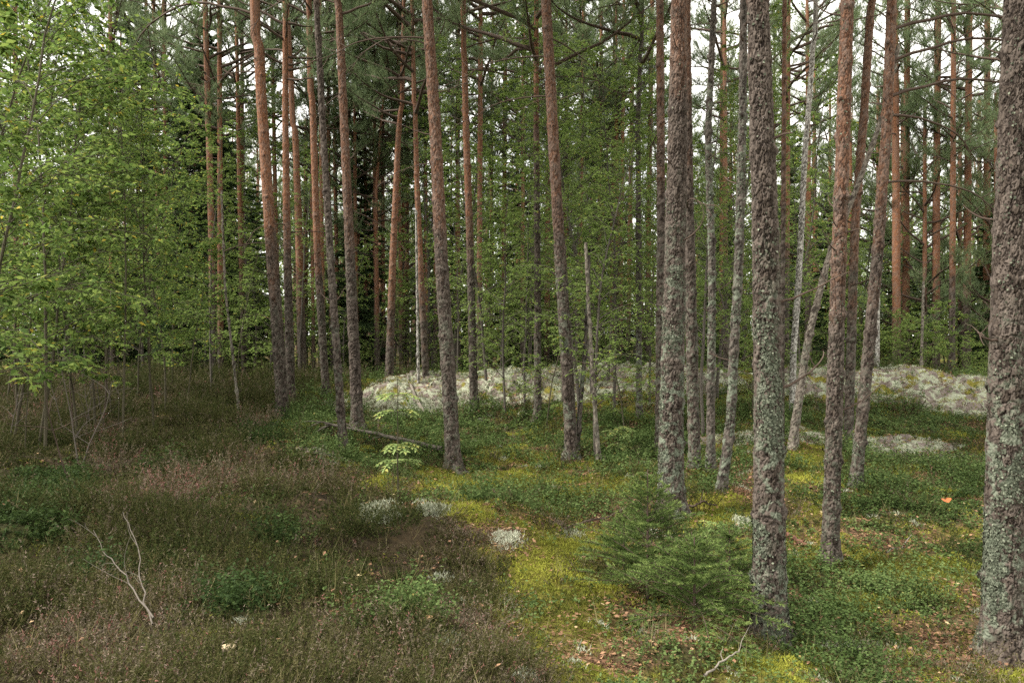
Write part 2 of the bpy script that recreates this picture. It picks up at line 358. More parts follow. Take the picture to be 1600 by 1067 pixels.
# rock outcrops: humps of bare and lichen-covered granite that dip under the ground at their rims
def rockmat():
    m, nt, o = newmat('lichen_rock'); g = pos(nt)
    n1 = noise(nt, 2.2, 6, g, .6); n2 = noise(nt, 14, 6, g); n3 = noise(nt, 5, 6, g, .4)
    rock = mixc(nt, n2, (.085, .068, .058), (.26, .215, .185))
    lic = mixc(nt, n2, (.22, .235, .16), (.42, .44, .325))
    c = mixc(nt, ramp(nt, [(.47, (0, 0, 0)), (.55, (1, 1, 1))], n3), rock, lic)
    c = mixc(nt, ramp(nt, [(.56, (0, 0, 0)), (.62, (1, 1, 1))], n1), c, mixc(nt, n2, (.08, .075, .015), (.24, .21, .04)))
    p = N(nt, 'ShaderNodeBsdfPrincipled'); p.inputs['Roughness'].default_value = .95; p.inputs['Specular IOR Level'].default_value = .1
    nt.links.new(c, p.inputs['Base Color'])
    b = N(nt, 'ShaderNodeBump'); b.inputs['Strength'].default_value = 1; b.inputs['Distance'].default_value = .05
    nt.links.new(n2, b.inputs['Height']); nt.links.new(b.outputs[0], p.inputs['Normal']); nt.links.new(p.outputs[0], o.inputs[0]); return m
M['rock'] = rockmat()
ROCKS = [(-1.0, 17.2, 3.6, 2.4, .30), (2.6, 17.8, 3.6, 2.2, .34), (8.2, 16.8, 4.2, 2.0, .42), (5.4, 11.9, 1.6, .9, .14), (-2.0, 8.9, .7, .25, .07), (3.2, 11.5, .9, .6, .10)]
def rock_h(x, y, cx, cy_, rx, ry, hh):
    d = np.sqrt(((x - cx) / rx) ** 2 + ((y - cy_) / ry) ** 2) + (fbm(x * .8, y * .8, 0, 3, 3) - .5) * .7
    z = hgt(x, y) + hh * (1 - d ** 2 * 1.0).clip(-2, 1) - .03
    led = fbm(x * 1.6, y * 3.6, 0, 41, 4)
    f1, f2, cid = voronoi(x * 1.1 + led, y * 1.7, x * 0, 5)
    return z + (np.abs(led - .5) * -1.0 + .09 + (cid - .5) * .28 - .25 * sst(.10, 0, f2 - f1) + (fbm(x * 4, y * 7, 0, 43, 3) - .5) * .15) * min(1, hh * 1.5)
for cx, cy_, rx, ry, hh in ROCKS:
    st = .05 if hh > .15 else .03
    xs = np.arange(cx - rx * 1.5, cx + rx * 1.5, st); ys = np.arange(cy_ - ry * 1.6, cy_ + ry * 1.6, st)
    X, Y = np.meshgrid(xs, ys); Z = rock_h(X.ravel(), Y.ravel(), cx, cy_, rx, ry, hh)
    ii = (np.arange(len(ys) - 1)[:, None] * len(xs) + np.arange(len(xs) - 1)[None]).reshape(-1)
    keep = (Z > hgt(X.ravel(), Y.ravel()) - .12); kk = keep[ii] | keep[ii + 1] | keep[ii + len(xs)] | keep[ii + len(xs) + 1]; ii = ii[kk]
    Q = np.stack([ii, ii + 1, ii + len(xs) + 1, ii + len(xs)], 1); used, inv = np.unique(Q, return_inverse=True)
    V = np.stack([X.ravel(), Y.ravel(), Z], 1)[used] - [cx, cy_, 0]
    mb = MB(); mb.add(V, Q=inv.reshape(-1, 4)); o = top('rock_outcrop', mb.mesh('rock_outcrop', M['rock'], True), 'structure', loc=(cx, cy_, 0))
def surf(x, y):
    z = hgt(x, y)
    for r in ROCKS:
        m = (np.abs(x - r[0]) < r[2] * 1.45) & (np.abs(y - r[1]) < r[3] * 1.55)
        if m.any(): z[m] = np.maximum(z[m], rock_h(x[m], y[m], *r))
    return z
print('ground ok')

# ------------------------------------------------------------------ ground cover scatter
def sample_ground(n, dmin, dmax, k, xm=.70):
    u = rng.random(n); e = 2 - k
    D = (dmin ** e + u * (dmax ** e - dmin ** e)) ** (1 / e)
    x = rng.uniform(-1, 1, n) * (xm * D + .6)
    return x, D
def unitv(n): return nrm(rng.normal(size=(n, 3)))
NS = 95000
x, y = sample_ground(NS, 2.2, 24, 1.25)
z = surf(x, y); wg, px, py, n3 = classify(x, y, z)
onrock = z > hgt(x, y) + .035
S = np.stack([wg[k] for k in ks], 1) + rng.gumbel(size=(NS, 5)) * .36
S[onrock, 0] -= 2; S[onrock, 3] += .55; S[onrock, 2] -= .9; S[onrock, 1] -= .8; S[onrock, 4] -= .4
cls = np.argmax(S, 1); cls[onrock & (rng.random(NS) < .72)] = -1
sc = (np.maximum(y, 3) / 5.0) ** .45
def rep(a, k): return np.repeat(a, k, axis=0)
UP = np.array([0, 0, 1.0])
def cl(i): 
    m = cls == i; return x[m], y[m], z[m], sc[m], px[m], py[m]
# heather: wiry bushes of upright sprigs with tiny side shoots
def heather():
    hx, hy = sample_ground(13500, 2.2, 24, 1.25); hz_ = surf(hx, hy); wg, px_, py_, _ = classify(hx, hy, hz_)
    S_ = np.stack([wg[k] for k in ks], 1) + rng.gumbel(size=(len(hx), 5)) * .30; S_[hz_ > hgt(hx, hy) + .01, 0] -= 2; S_[:, 0] += .25
    m = np.argmax(S_, 1) == 0; hx, hy, hz_, px_, py_ = hx[m], hy[m], hz_[m], px_[m], py_[m]; n = len(hx)
    s = (np.maximum(hy, 3) / 5.0) ** .5
    clump = fbm(hx * 1.7, hy * 1.7, 0, 211, 3); n3_ = fbm(hx * 4, hy * 4, 0, 5, 2)
    Hb = (.06 + .19 * sst(.36, .66, clump)) * rng.uniform(.5, 1.6, n) * s
    pink = ell(ELP, px_, py_); grey = sst(.5, .68, fbm(hx * 1.1, hy * 1.1, 0, 313, 3)) + sst(880, 1000, py_) * .65
    t0 = .06 + .36 * rng.random(n) ** 1.3 + .9 * (fbm(hx * 2.2, hy * 2.2, 0, 919, 3) - .5) + .30 * np.clip(grey, 0, 1) + .2 * pink * rng.random(n) * 1.6
    k = 32; C = rep(np.stack([hx, hy, hz_], 1), k); ss = rep(s, k); B = C.copy(); off = rng.normal(size=(n * k, 2)) * .05 * ss[:, None]; B[:, :2] += off; B[:, 2] -= .015
    lat = np.concatenate([off / (.05 * ss[:, None]) * .45, np.zeros((n * k, 1))], 1)
    d = nrm(UP + lat * 1.35 + rng.normal(size=(n * k, 3)) * [.38, .38, .12]); L = rep(Hb, k) * rng.uniform(.55, 1.1, n * k) * (1.1 - .25 * np.minimum(2, np.linalg.norm(off, axis=1) / (.05 * ss)))
    dead = rng.random(n * k) < .16; tt = rep(t0, k) + rng.normal(size=n * k) * .07 + dead * .35
    mb = MB(); needles(mb, B, d, L, .003 * ss, .40 + .3 * dead)
    kk = 16; bb = rep(B, kk); dd = rep(d, kk); f = rng.uniform(.3, 1.0, len(bb)); LL = rep(L, kk); s3 = rep(ss, kk)
    needles(mb, bb + dd * (LL * f)[:, None], nrm(dd * .7 + unitv(len(bb)) * 1.0), (.010 + .03 * LL) * s3 * rng.uniform(.6, 1.3, len(bb)), .0056 * s3, np.clip(np.maximum(rep(tt, kk), .12) + (f - .6) * .25 + rng.normal(size=len(bb)) * .06, 0, 1))
    return mb
top('heather', heather().mesh('heather', M['heather']), 'stuff')
def bilberry():
    hx, hy, hz_, s, px_, py_ = cl(1); n = len(hx)
    clump = fbm(hx * 1.5, hy * 1.5, 0, 411, 3)
    H = (.04 + .19 * sst(.33, .68, clump)) * (.7 + .6 * rng.random(n)) * s
    B = np.stack([hx, hy, hz_], 1); mb = MB()
    k = 3; Bs = rep(B, k); Bs[:, :2] += rng.normal(size=(n * k, 2)) * .04; Bs[:, 2] -= .02
    d = nrm(UP + rng.normal(size=(n * k, 3)) * [.45, .45, .1]); L = rep(H, k) * rng.uniform(.6, 1.1, n * k)
    needles(mb, Bs, d, L, .004 * rep(s, k), .1)
    kk = 6; f = rng.uniform(.35, 1.05, n * k * kk)
    b2 = rep(Bs, kk) + rep(d, kk) * (rep(L, kk) * f)[:, None]; d2 = nrm(unitv(len(b2)) * [1, 1, .35] + UP * .15)
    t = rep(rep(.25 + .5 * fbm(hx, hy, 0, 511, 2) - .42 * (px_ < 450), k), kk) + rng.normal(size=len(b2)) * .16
    ss = rep(rep(s, k), kk)
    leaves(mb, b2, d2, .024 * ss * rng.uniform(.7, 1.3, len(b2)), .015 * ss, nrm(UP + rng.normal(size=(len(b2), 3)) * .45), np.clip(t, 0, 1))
    return mb
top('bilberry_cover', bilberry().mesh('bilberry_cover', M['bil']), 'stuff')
def mossy(i, dens, k, h, W, spread, tmul=1, t0=.5, flat=.5):
    hx, hy, hz_, s, px_, py_ = cl(i); keep = rng.random(len(hx)) < dens; hx, hy, hz_, s = [q[keep] for q in (hx, hy, hz_, s)]; n = len(hx)
    B = rep(np.stack([hx, hy, hz_], 1), k); ss = rep(s, k); B[:, :2] += rng.normal(size=(n * k, 2)) * spread * ss[:, None]
    B[:, 2] = surf(B[:, 0], B[:, 1]) - .004
    r2 = ((B[:, :2] - rep(np.stack([hx, hy], 1), k)) ** 2).sum(1) / (spread * ss) ** 2
    B[:, 2] += np.exp(-r2 * .6) * h * .8 * ss
    d = nrm(UP * (1 - flat) + unitv(n * k) * .6)
    t = rep(t0 + (fbm(hx * 2, hy * 2, 0, 611 + i, 2) - .5) * 1.2, k) + rng.normal(size=n * k) * .15
    mb = MB(); needles(mb, B, d, h * ss * rng.uniform(.5, 1.2, n * k), W * ss, np.clip(t, 0, 1)); return mb
top('moss_cover', mossy(2, 1, 26, .024, .007, .05).mesh('moss_cover', M['moss']), 'stuff')
top('reindeer_lichen', mossy(3, 1, 46, .03, .009, .035, flat=.3).mesh('reindeer_lichen', M['lich']), 'stuff')
def litter():
    hx, hy, hz_, s, px_, py_ = cl(4); n = len(hx); mb = MB()
    k = 7; B = rep(np.stack([hx, hy, hz_], 1), k); ss = rep(s, k); B[:, :2] += rng.normal(size=(n * k, 2)) * .06 * ss[:, None]; B[:, 2] = surf(B[:, 0], B[:, 1]) + .006
    d = nrm(unitv(n * k) * [1, 1, .15]); needles(mb, B, d, .06 * ss, .004 * ss, rng.random(n * k) * .8)
    k = 2; B = rep(np.stack([hx, hy, hz_], 1), k); ss = rep(s, k); B[:, :2] += rng.normal(size=(n * k, 2)) * .07; B[:, 2] = surf(B[:, 0], B[:, 1]) + .012
    leaves(mb, B, nrm(unitv(n * k) * [1, 1, .25]), .033 * ss * rng.uniform(.6, 1.3, n * k), .024 * ss, nrm(UP + unitv(n * k) * .5), np.clip(rng.normal(size=n * k) * .25 + .5, 0, 1))
    xx, yy = sample_ground(500, 2.4, 16, 1.3); zz = surf(xx, yy) + .03; wgg, ppx, ppy, _ = classify(xx, yy, zz)
    zz = zz + np.where(wgg['H'] > 1, .04, 0)
    n = len(xx); leaves(mb, np.stack([xx, yy, zz], 1), nrm(unitv(n) * [1, 1, .3]), .034 * rng.uniform(.6, 1.3, n), .022, nrm(UP + unitv(n) * .6), np.clip(rng.random(n) * .7 + .3, 0, 1))
    return mb
top('leaf_litter', litter().mesh('leaf_litter', M['litter']), 'stuff')
def grass():
    xx, yy = sample_ground(1500, 2.4, 15, 1.2); zz = surf(xx, yy); n = len(xx); k = 5
    B = rep(np.stack([xx, yy, zz], 1), k); B[:, :2] += rng.normal(size=(n * k, 2)) * .03
    mb = MB(); needles(mb, B, nrm(UP + unitv(n * k) * .6), .16 * rng.uniform(.5, 1.3, n * k), .004, rng.random(n * k)); return mb
top('dry_grass', grass().mesh('dry_grass', M['grass']), 'stuff')
print('cover ok')

# ------------------------------------------------------------------ trunks
def trunk_mesh(name, path, r_of_h, mat, detail, orange_z, lich=.6, seed=0, depth=.008, lich_top=3.0, cell=.027, ok=.95):
    """path: (h, dx) offsets from the base; detail = vertical step in metres"""
    hs_top = path[-1][0]; hh = [-.25]
    while hh[-1] < hs_top: hh.append(hh[-1] + (detail if hh[-1] < 6.5 else .3))
    hh = np.array(hh); px_ = np.interp(hh, [p[0] for p in path], [p[1] for p in path])
    if len(path) > 2:
        kk = max(1, int(.5 / detail)) | 1
        kk = min(kk, 121); pp = np.concatenate([np.full(kk // 2, px_[0]), px_, np.full(kk // 2, px_[-1])]); px_ = np.convolve(pp, np.ones(kk) / kk, 'valid')[:len(hh)]
    R = r_of_h(hh); dx = px_; r0 = float(r_of_h(np.array([1.0]))[0])
    k = int(np.clip(2 * math.pi * r0 / (detail * .8), 8, 210))
    an = np.arange(k) / k * 2 * math.pi
    A, Hh = np.meshgrid(an, hh); RR = np.repeat(R[:, None], k, 1); ca, sa = np.cos(A), np.sin(A)
    # flare and lobes at the butt
    fl = 1 + .75 * np.exp(-np.maximum(Hh, 0) / .11) * (.35 + 1.3 * vnoise(ca * 2.2, sa * 2.2, Hh * 0, seed))
    wob = 1 + (fbm(ca * 1.2, sa * 1.2, Hh * 1.6, seed + 3, 3) - .5) * .16
    base = RR * fl * wob; X = ca * base; Y = sa * base
    cyl = RR * .9 + .01
    cx, cyy, cz = ca * r0 / cell, sa * r0 / cell, Hh / (cell * 2.5)
    wv = (fbm(cx * 1.1, cyy * 1.1, cz * 1.1, seed + 9, 4) - .5) * 3.0
    f1, f2, cid = voronoi((cx + wv * 1.1).ravel(), (cyy - wv * 1.1).ravel(), (cz + wv * .7).ravel(), seed)
    f1, f2, cid = [q.reshape(A.shape) for q in (f1, f2, cid)]
    edge = f2 - f1
    org = sst(orange_z - 1.1, orange_z + 1.1, Hh + (fbm(cx * .15, cyy * .15, cz * .3, seed + 4, 3) - .5) * 2.4) * ok
    dep = depth * (1 - .72 * org)
    disp = dep * 1.1 * (sst(.02, .17, edge) - .6) + dep * .8 * (cid - .5) + dep * .7 * (fbm(cx * 2.2, cyy * 2.2, cz * 3, seed + 11, 3) - .5)
    knot = np.zeros_like(A)
    if detail > .06: disp = disp * 0.3
    else:
        kg = np.random.default_rng(seed + 77); wh = kg.uniform(.2, .6)
        while wh < 6.2:
            disp = disp + .006 * np.exp(-((Hh - wh + (vnoise(ca * 2, sa * 2, Hh * 0, seed + 5) - .5) * .06) / .035) ** 2)
            for q in range(kg.integers(1, 4)):
                ka = kg.uniform(0, 6.283); G = np.exp(-(((Hh - wh - kg.normal() * .02) / .026) ** 2 + ((np.cos(A - ka) - 1) * 2 * (r0 / .022) ** 2) * -1))
                disp = disp + .016 * G; knot = np.maximum(knot, sst(.3, .75, G))
            wh += kg.uniform(.28, .55)
    X = X + ca * disp + dx[:, None]; Y = Y + sa * disp
    V = np.stack([X, Y, Hh], -1).reshape(-1, 3)
    n = len(hh); i = np.arange(n - 1)[:, None] * k; j = np.arange(k)[None]; j2 = (j + 1) % k
    mb = MB(); mb.add(V, Q=np.stack([i + j, i + j2, i + k + j2, i + k + j], -1).reshape(-1, 4), a=cid.ravel())
    me = mb.mesh(name, mat, detail > .011)
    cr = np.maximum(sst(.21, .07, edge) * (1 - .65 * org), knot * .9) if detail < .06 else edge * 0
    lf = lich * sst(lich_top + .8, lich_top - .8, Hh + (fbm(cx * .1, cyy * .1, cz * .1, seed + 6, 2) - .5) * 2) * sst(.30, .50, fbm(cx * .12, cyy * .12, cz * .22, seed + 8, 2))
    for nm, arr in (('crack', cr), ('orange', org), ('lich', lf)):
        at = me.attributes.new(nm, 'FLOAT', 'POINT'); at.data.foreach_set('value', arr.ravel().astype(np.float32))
    return me, (X, Y, Hh, A, lf)

def flake_mesh(info, n, size, mat, seed, side=None):
    """curled foliose lichen flakes standing off the bark"""
    X, Y, H, A, lf = info; r = np.random.default_rng(seed)
    zmask = (H.ravel() > -.05) & (H.ravel() < 4.8)
    wgt = (lf.ravel() ** 2 + .02) * zmask * sst(.42, .6, fbm(X.ravel() * 9, Y.ravel() * 9, H.ravel() * 7, seed, 3))
    if side is not None: wgt = wgt * (.25 + np.clip(np.cos(A.ravel() - side), 0, 1))
    idx = r.choice(len(wgt), n, p=wgt / wgt.sum())
    nv = np.stack([np.cos(A.ravel()[idx]), np.sin(A.ravel()[idx]), np.zeros(n)], 1)
    B = np.stack([X.ravel()[idx], Y.ravel()[idx], H.ravel()[idx]], 1)
    tg = nrm(np.cross(nv, r.normal(size=(n, 3)))); d = nrm(tg + nv * r.uniform(.1, .8, n)[:, None])
    mb = MB(); leaves(mb, B - d * size * .3 + nv * .002, d, size * r.uniform(.5, 1.3, n), size * r.uniform(.6, 1.1, n), nv, np.clip(.5 + r.normal(size=n) * .25, 0, 1), cup=.2)
    return mb.mesh('lichen', mat)

def dead_branch(L, r, up=.2, droop=-.3, sub=5, seed=0, mat=None):
    g = np.random.default_rng(seed); mb = MB()
    p = curve((0, 0, 0), (1, 0, up), L, 12, (0, g.normal() * .5, droop), .09, g)
    tube(mb, p, np.linspace(r, r * .25, 13), 6)
    for i in range(sub):
        k = g.integers(3, 12); d = nrm((p[k] - p[k - 1]) + g.normal(size=3) * .12)
        q = curve(p[k], d + np.array([0, g.choice([-1, 1]) * .8, g.normal() * .3]) * .15, L * g.uniform(.15, .45), 6, (g.normal() * .3, g.normal() * .9, g.normal() * .5), .10, g)
        tube(mb, q, np.linspace(r * .4, r * .12, 7), 4)
    return mb.mesh('dead_branch', mat or M['twig'], True)
DB = [dead_branch(1.5, .013, .25, -.5, 6, 1), dead_branch(1.0, .010, .1, -.5, 5, 2), dead_branch(.55, .009, .3, -.1, 3, 3), dead_branch(.28, .008, .3, .3, 1, 4), dead_branch(2.3, .018, .35, -.9, 9, 5), dead_branch(.12, .010, .5, .2, 0, 6)]

# ------------------------------------------------------------------ crowns
def tuft_cloud(mb, tips, dirs, nn, L, W, g, m=0, t0=.5, spread=.9):
    n = len(tips); B = np.repeat(tips, nn, 0); D = np.repeat(dirs, nn, 0)
    off = g.uniform(-1, .3, len(B))[:, None] * L * 1.2
    d = nrm(D + nrm(g.normal(size=B.shape)) * spread)
    a = np.repeat(np.clip(t0 + g.normal(size=n) * .18, 0, 1), nn)
    s = nrm(np.cross(d, g.normal(size=d.shape))); b = B + D * off
    LL = L * g.uniform(.7, 1.2, len(B))[:, None]
    V = np.stack([b - s * W * .5, b + s * W * .5, b + d * LL], 1)
    mb.add(V, T=np.arange(3 * len(B)).reshape(-1, 3), a=np.repeat(a, 3), m=m)
def pine_crown(seed, H=8.0, R=2.3, nb=42, nn=11, L=.085, W=.010, low=0.0):
    """local origin at the crown's foot, on the trunk axis"""
    g = np.random.default_rng(seed); mb = MB()
    for b in range(nb):
        t = (b + g.random()) / nb; hgt_ = t * H; az = g.random() * 6.283
        ln = R * (1 - t ** 1.6) * g.uniform(.55, 1.1) * (.65 + .5 * math.sin(min(1, t * 2.2) * 1.57)) + .35
        up = .12 + .75 * t + g.normal() * .12
        p = curve((0, 0, hgt_), (math.cos(az), math.sin(az), up), ln, 9, (0, 0, .35), .10, g)
        tube(mb, p, np.linspace(.012 + .012 * ln, .005, 10), 4, m=1)
        nt_ = int(7 + ln * 5)
        for k in range(nt_):
            f = g.uniform(.30, 1.0) ** .8; i = min(8, int(f * 9)); q0 = p[i] + (p[i + 1] - p[i]) * (f * 9 - i)
            dd = nrm(p[i + 1] - p[i]); sd = nrm(np.cross(dd, [0, 0, 1])) * g.choice([-1, 1])
            q = curve(q0, dd * .6 + sd * g.uniform(.3, 1) + np.array([0, 0, g.uniform(0, .6)]), g.uniform(.25, .6) * (1.15 - .4 * f), 4, (0, 0, .5), .12, g)
            if g.random() < .5: tube(mb, q[[0, 2, 4]], [.006, .004, .002], 3, m=1)
            tips = q[1:] ; tips = np.concatenate([tips, tips[1:] + g.normal(size=(3, 3)) * .07]); ds = nrm(np.gradient(q, axis=0)[[1, 2, 3, 4, 2, 3, 4]] + g.normal(size=(7, 3)) * .02 + [0, 0, .02])
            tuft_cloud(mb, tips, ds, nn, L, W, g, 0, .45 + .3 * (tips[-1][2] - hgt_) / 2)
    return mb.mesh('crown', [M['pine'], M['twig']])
def spruce_crown(seed, H=13, R=2.4, nw=34, per=7, fine=1.0, mat='spruce', sl=.10, sw=.028, up0=.05, droop=-.9, young=False):
    g = np.random.default_rng(seed); mb = MB()
    for wv in range(nw):
        t = (wv + .5) / nw; hh = t * H
        for b in range(per):
            az = g.random() * 6.283; ln = R * (1 - t) ** .75 * g.uniform(.75, 1.1) + .04 * R
            p = curve((0, 0, hh + g.normal() * .04 * H / nw), (math.cos(az), math.sin(az), up0 + .5 * t * (1 if not young else .8)), ln, 8, (0, 0, droop * (1 - t)), .05, g)
            tube(mb, p, np.linspace(.004 * H / 10 + .006 * ln, .002, 9), 3, m=1)
            n = int(max(4, ln / (sl * .28) * fine)); f = g.uniform(.08, 1, n); i = np.minimum(7, (f * 8).astype(int)); q0 = p[i] + (p[i + 1] - p[i]) * (f * 8 - i)[:, None]
            dd = nrm(p[i + 1] - p[i]); sd = nrm(np.cross(dd, [0, 0, 1])) * g.choice([-1, 1], n)[:, None]
            tl = ln * .42 * (1 - f * .75) * g.uniform(.6, 1.1, n)
            dv = nrm(dd * .7 + sd + [0, 0, -.25 if not young else .0])
            m_ = 5; fr = (np.arange(m_) + .5) / m_
            T = q0[:, None] + dv[:, None] * (tl[:, None] * fr)[:, :, None] + np.array([0, 0, -.25 if not young else -.02])[None, None] * (tl[:, None] * fr ** 2)[:, :, None]
            T = T.reshape(-1, 3); D2 = np.repeat(dv, m_, 0)
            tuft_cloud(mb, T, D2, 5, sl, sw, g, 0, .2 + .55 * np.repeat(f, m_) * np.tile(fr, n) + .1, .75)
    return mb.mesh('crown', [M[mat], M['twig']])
def leafy(seed, H=5, clear=1.2, spread=1.3, nb=26, leaf=.05, mat='leaf', r0=.015, lean=(0, 0), tw=8, lf=7, wood='twiggreen', up=.7, aspect=.62):
    """young broadleaved tree: returns stem mesh and crown mesh"""
    g = np.random.default_rng(seed); st = MB()
    n = 16; p = curve((0, 0, -.15), (lean[0], lean[1], 1), H, n, (g.normal() * .25, g.normal() * .25, 0), .045, g)
    rr = np.linspace(r0, .004, n + 1); tube(st, p, rr, 9)
    mb = MB(); LB = []; LD = []
    for b in range(nb):
        t = clear / H + (1 - clear / H) * ((b + g.random()) / nb) ** .9; k = min(n - 1, int(t * n)); q0 = p[k] + (p[k + 1] - p[k]) * (t * n - k)
        az = g.random() * 6.283; ln = spread * (1.1 - .75 * t) * g.uniform(.5, 1.15)
        q = curve(q0, (math.cos(az), math.sin(az), up + .4 * t), ln, 8, (0, 0, -.75), .08, g)
        tube(mb, q, np.linspace(max(.0035, rr[k] * .42), .0018, 9), 4, m=1)
        for j in range(int(tw * (.5 + ln / spread * .7))):
            f = g.uniform(.2, 1.0); i = min(7, int(f * 8)); s0 = q[i] + (q[i + 1] - q[i]) * (f * 8 - i); dd = nrm(q[i + 1] - q[i])
            sd = np.cross(dd, [0, 0, 1]) * g.choice([-1, 1])
            w_ = curve(s0, dd * .6 + sd + np.array([0, 0, g.normal() * .25]), ln * g.uniform(.18, .42), 5, (0, 0, -.4), .10, g)
            tube(mb, w_[[0, 2, 5]], [.002, .0016, .001], 3, m=1)
            ff = g.uniform(.1, 1, lf); i2 = np.minimum(4, (ff * 5).astype(int)); s1 = w_[i2] + (w_[i2 + 1] - w_[i2]) * (ff * 5 - i2)[:, None]
            LB.append(s1); LD.append(nrm(nrm(w_[i2 + 1] - w_[i2]) * .6 + nrm(g.normal(size=(lf, 3))) * [1, 1, .4] - [0, 0, .15]))
    LB = np.concatenate(LB); LD = np.concatenate(LD); m_ = len(LB)
    a = np.clip(g.normal(size=m_) * .22 + .5, 0, .93); a[g.random(m_) < .012] = 1.0
    leaves(mb, LB, LD, leaf * g.uniform(.6, 1.25, m_), leaf * aspect * g.uniform(.8, 1.1, m_), nrm(UP + nrm(g.normal(size=(m_, 3))) * .65), a)
    stm = st.mesh('trunk', M['twiggreen'] if wood == 'twiggreen' else M[wood], True)
    return stm, mb.mesh('crown', [M[mat], M[wood] if wood != 'birch' else M['twig']])
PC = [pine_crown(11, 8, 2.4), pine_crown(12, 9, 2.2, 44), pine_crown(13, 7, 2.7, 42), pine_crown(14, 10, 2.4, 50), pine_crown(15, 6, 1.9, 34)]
PCH = [8, 9, 7, 10, 6]
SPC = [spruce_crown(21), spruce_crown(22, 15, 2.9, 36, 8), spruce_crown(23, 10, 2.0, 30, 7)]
SPH = [13, 15, 10]
print('crowns ok')

# ------------------------------------------------------------------ the trees of the photograph
def tree_root(name, label, cat, x, y, group=None):
    return thing(name, label, cat, (x, y, hz1(x, y)), 0, group)
CRN = 0
BASES = []
def pine(label, pts, D, wb, wt, orange=3.5, detail=.03, lich=.5, H=None, crown=True, solve=True, mat='bark', branches=0, flakes=0, depth=.009, cat='pine tree', name='pine_tree', group=None, lich_top=2.6, seed=None, side=None, low=None, blist=None, cidx=None, snapped=False):
    """pts: (px,py) from the top of what is seen down to the base"""
    global CRN
    CRN += 1; seed = CRN * 37 if seed is None else seed; g = np.random.default_rng(seed + 5)
    bx, by = pts[-1]
    if solve: D = solveD(bx, by, D)
    x0 = (bx - 800) / F * D; zb = hz1(x0, D)
    path = [(EYE + (HZ - py) / F * D - zb, (px - bx) / F * D) for px, py in pts[::-1]]
    path[0] = (0.0, 0.0)
    path = [(-.3, 0.0)] + path
    ht = path[-1][0]
    if H is None: H = g.uniform(13.5, 16.5)
    if not snapped and H > ht + .5:
        sl = np.clip((path[-1][1] - path[-2][1]) / max(.3, path[-1][0] - path[-2][0]), -.12, .12)
        path.append((H, path[-1][1] + sl * (H - ht) * .6))
    if snapped: H = ht
    rb, rt = wb * D / F / 2 * .91, wt * D / F / 2 * .87
    zt = EYE + HZ / F * D - zb      # height at the top of the frame
    def rad(h):
        r = rb + (rt - rb) * np.clip(h / zt, 0, 1)
        r2 = rt * (1 - .85 * np.clip((h - zt) / max(1, H - zt), 0, 1))
        return np.where(h > zt, r2, r)
    if snapped:
        def rad(h): return rb + (rt - rb) * np.clip(h / ht, 0, 1)
    BASES.append((x0, D, rb))
    root = thing(name, label, cat, (x0, D, zb), 0, group)
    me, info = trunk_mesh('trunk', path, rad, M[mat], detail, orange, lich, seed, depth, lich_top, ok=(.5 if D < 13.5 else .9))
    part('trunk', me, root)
    hxs = [p[0] for p in path]; dxs = [p[1] for p in path]
    if crown:
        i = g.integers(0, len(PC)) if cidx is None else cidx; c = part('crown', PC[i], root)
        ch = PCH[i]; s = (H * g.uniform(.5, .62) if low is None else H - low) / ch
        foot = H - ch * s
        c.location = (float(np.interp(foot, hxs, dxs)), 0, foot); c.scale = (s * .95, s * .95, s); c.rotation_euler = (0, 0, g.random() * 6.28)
        topx = float(np.interp(H, hxs, dxs)); c.rotation_euler[1] = math.atan2(topx - c.location[0], ch * s) * .9
    for b in range(branches):
        hb = g.uniform(1.2, min(H * .8, zt + .5)) ; az = g.random() * 6.28; k = int(g.choice([3, 5, 5, 2])) if D < 9 else int(g.choice([0, 1, 2, 3, 3, 5, 5, 2])) if hb > 2.0 else int(g.choice([2, 3, 5, 5]))
        br = part('dead_branch', DB[k], root); r_ = float(rad(np.array([hb]))[0])
        br.location = (float(np.interp(hb, hxs, dxs)) + math.cos(az) * r_ * .85, math.sin(az) * r_ * .85, hb); br.rotation_euler = (g.normal() * .3, g.normal() * .15, az)
        s = g.uniform(.7, 1.2); br.scale = (s, s, s)
    for (bpy_, az, k, s, rx) in (blist or []):
        hb = EYE + (HZ - bpy_) / F * D - zb; a_ = math.radians(az); r_ = float(rad(np.array([hb]))[0])
        br = part('dead_branch', DB[k], root); br.location = (float(np.interp(hb, hxs, dxs)) + math.cos(a_) * r_ * .85, math.sin(a_) * r_ * .85, hb)
        br.rotation_euler = (rx, 0, a_); br.scale = (s, s, s)
    if flakes:
        fo = part('lichen', flake_mesh(info, int(flakes * 3.2), .017, M['flake'], seed, side), root); fo['kind'] = 'stuff'
    return root

# near and middle pines, right to left
pine('thickest grey-barked pine cut off by the right edge of the photo', [(1592, 0), (1578, 450), (1570, 800), (1567, 1027)], 4.8, 64, 47, 5.2, .0048, .9, branches=5, flakes=1500, depth=.008, lich_top=2.0, side=3.6)
pine('large lichen-spotted pine standing alone right of the spruce saplings', [(1184, 0), (1196, 380), (1201, 700), (1203, 1003)], 4.8, 53, 35, 4.6, .0048, .9, branches=6, flakes=1700, depth=.009, lich_top=2.3)
pine('tall pine with blotchy grey-green lichen behind the tip of the small spruce', [(1061, 0), (1058, 250), (1054, 450), (1049, 640), (1048, 805)], 7.0, 42, 27, 4.6, .0065, 1.0, branches=6, flakes=1700, depth=.009, lich_top=2.5)
pine('straight pine with red-brown upper bark nearest of the trio in front of the right outcrop', [(1324, 0), (1318, 200), (1309, 450), (1297, 876)], 6.6, 27, 21, 2.6, .007, .35, branches=8, depth=.008, lich_top=1.0, flakes=200)
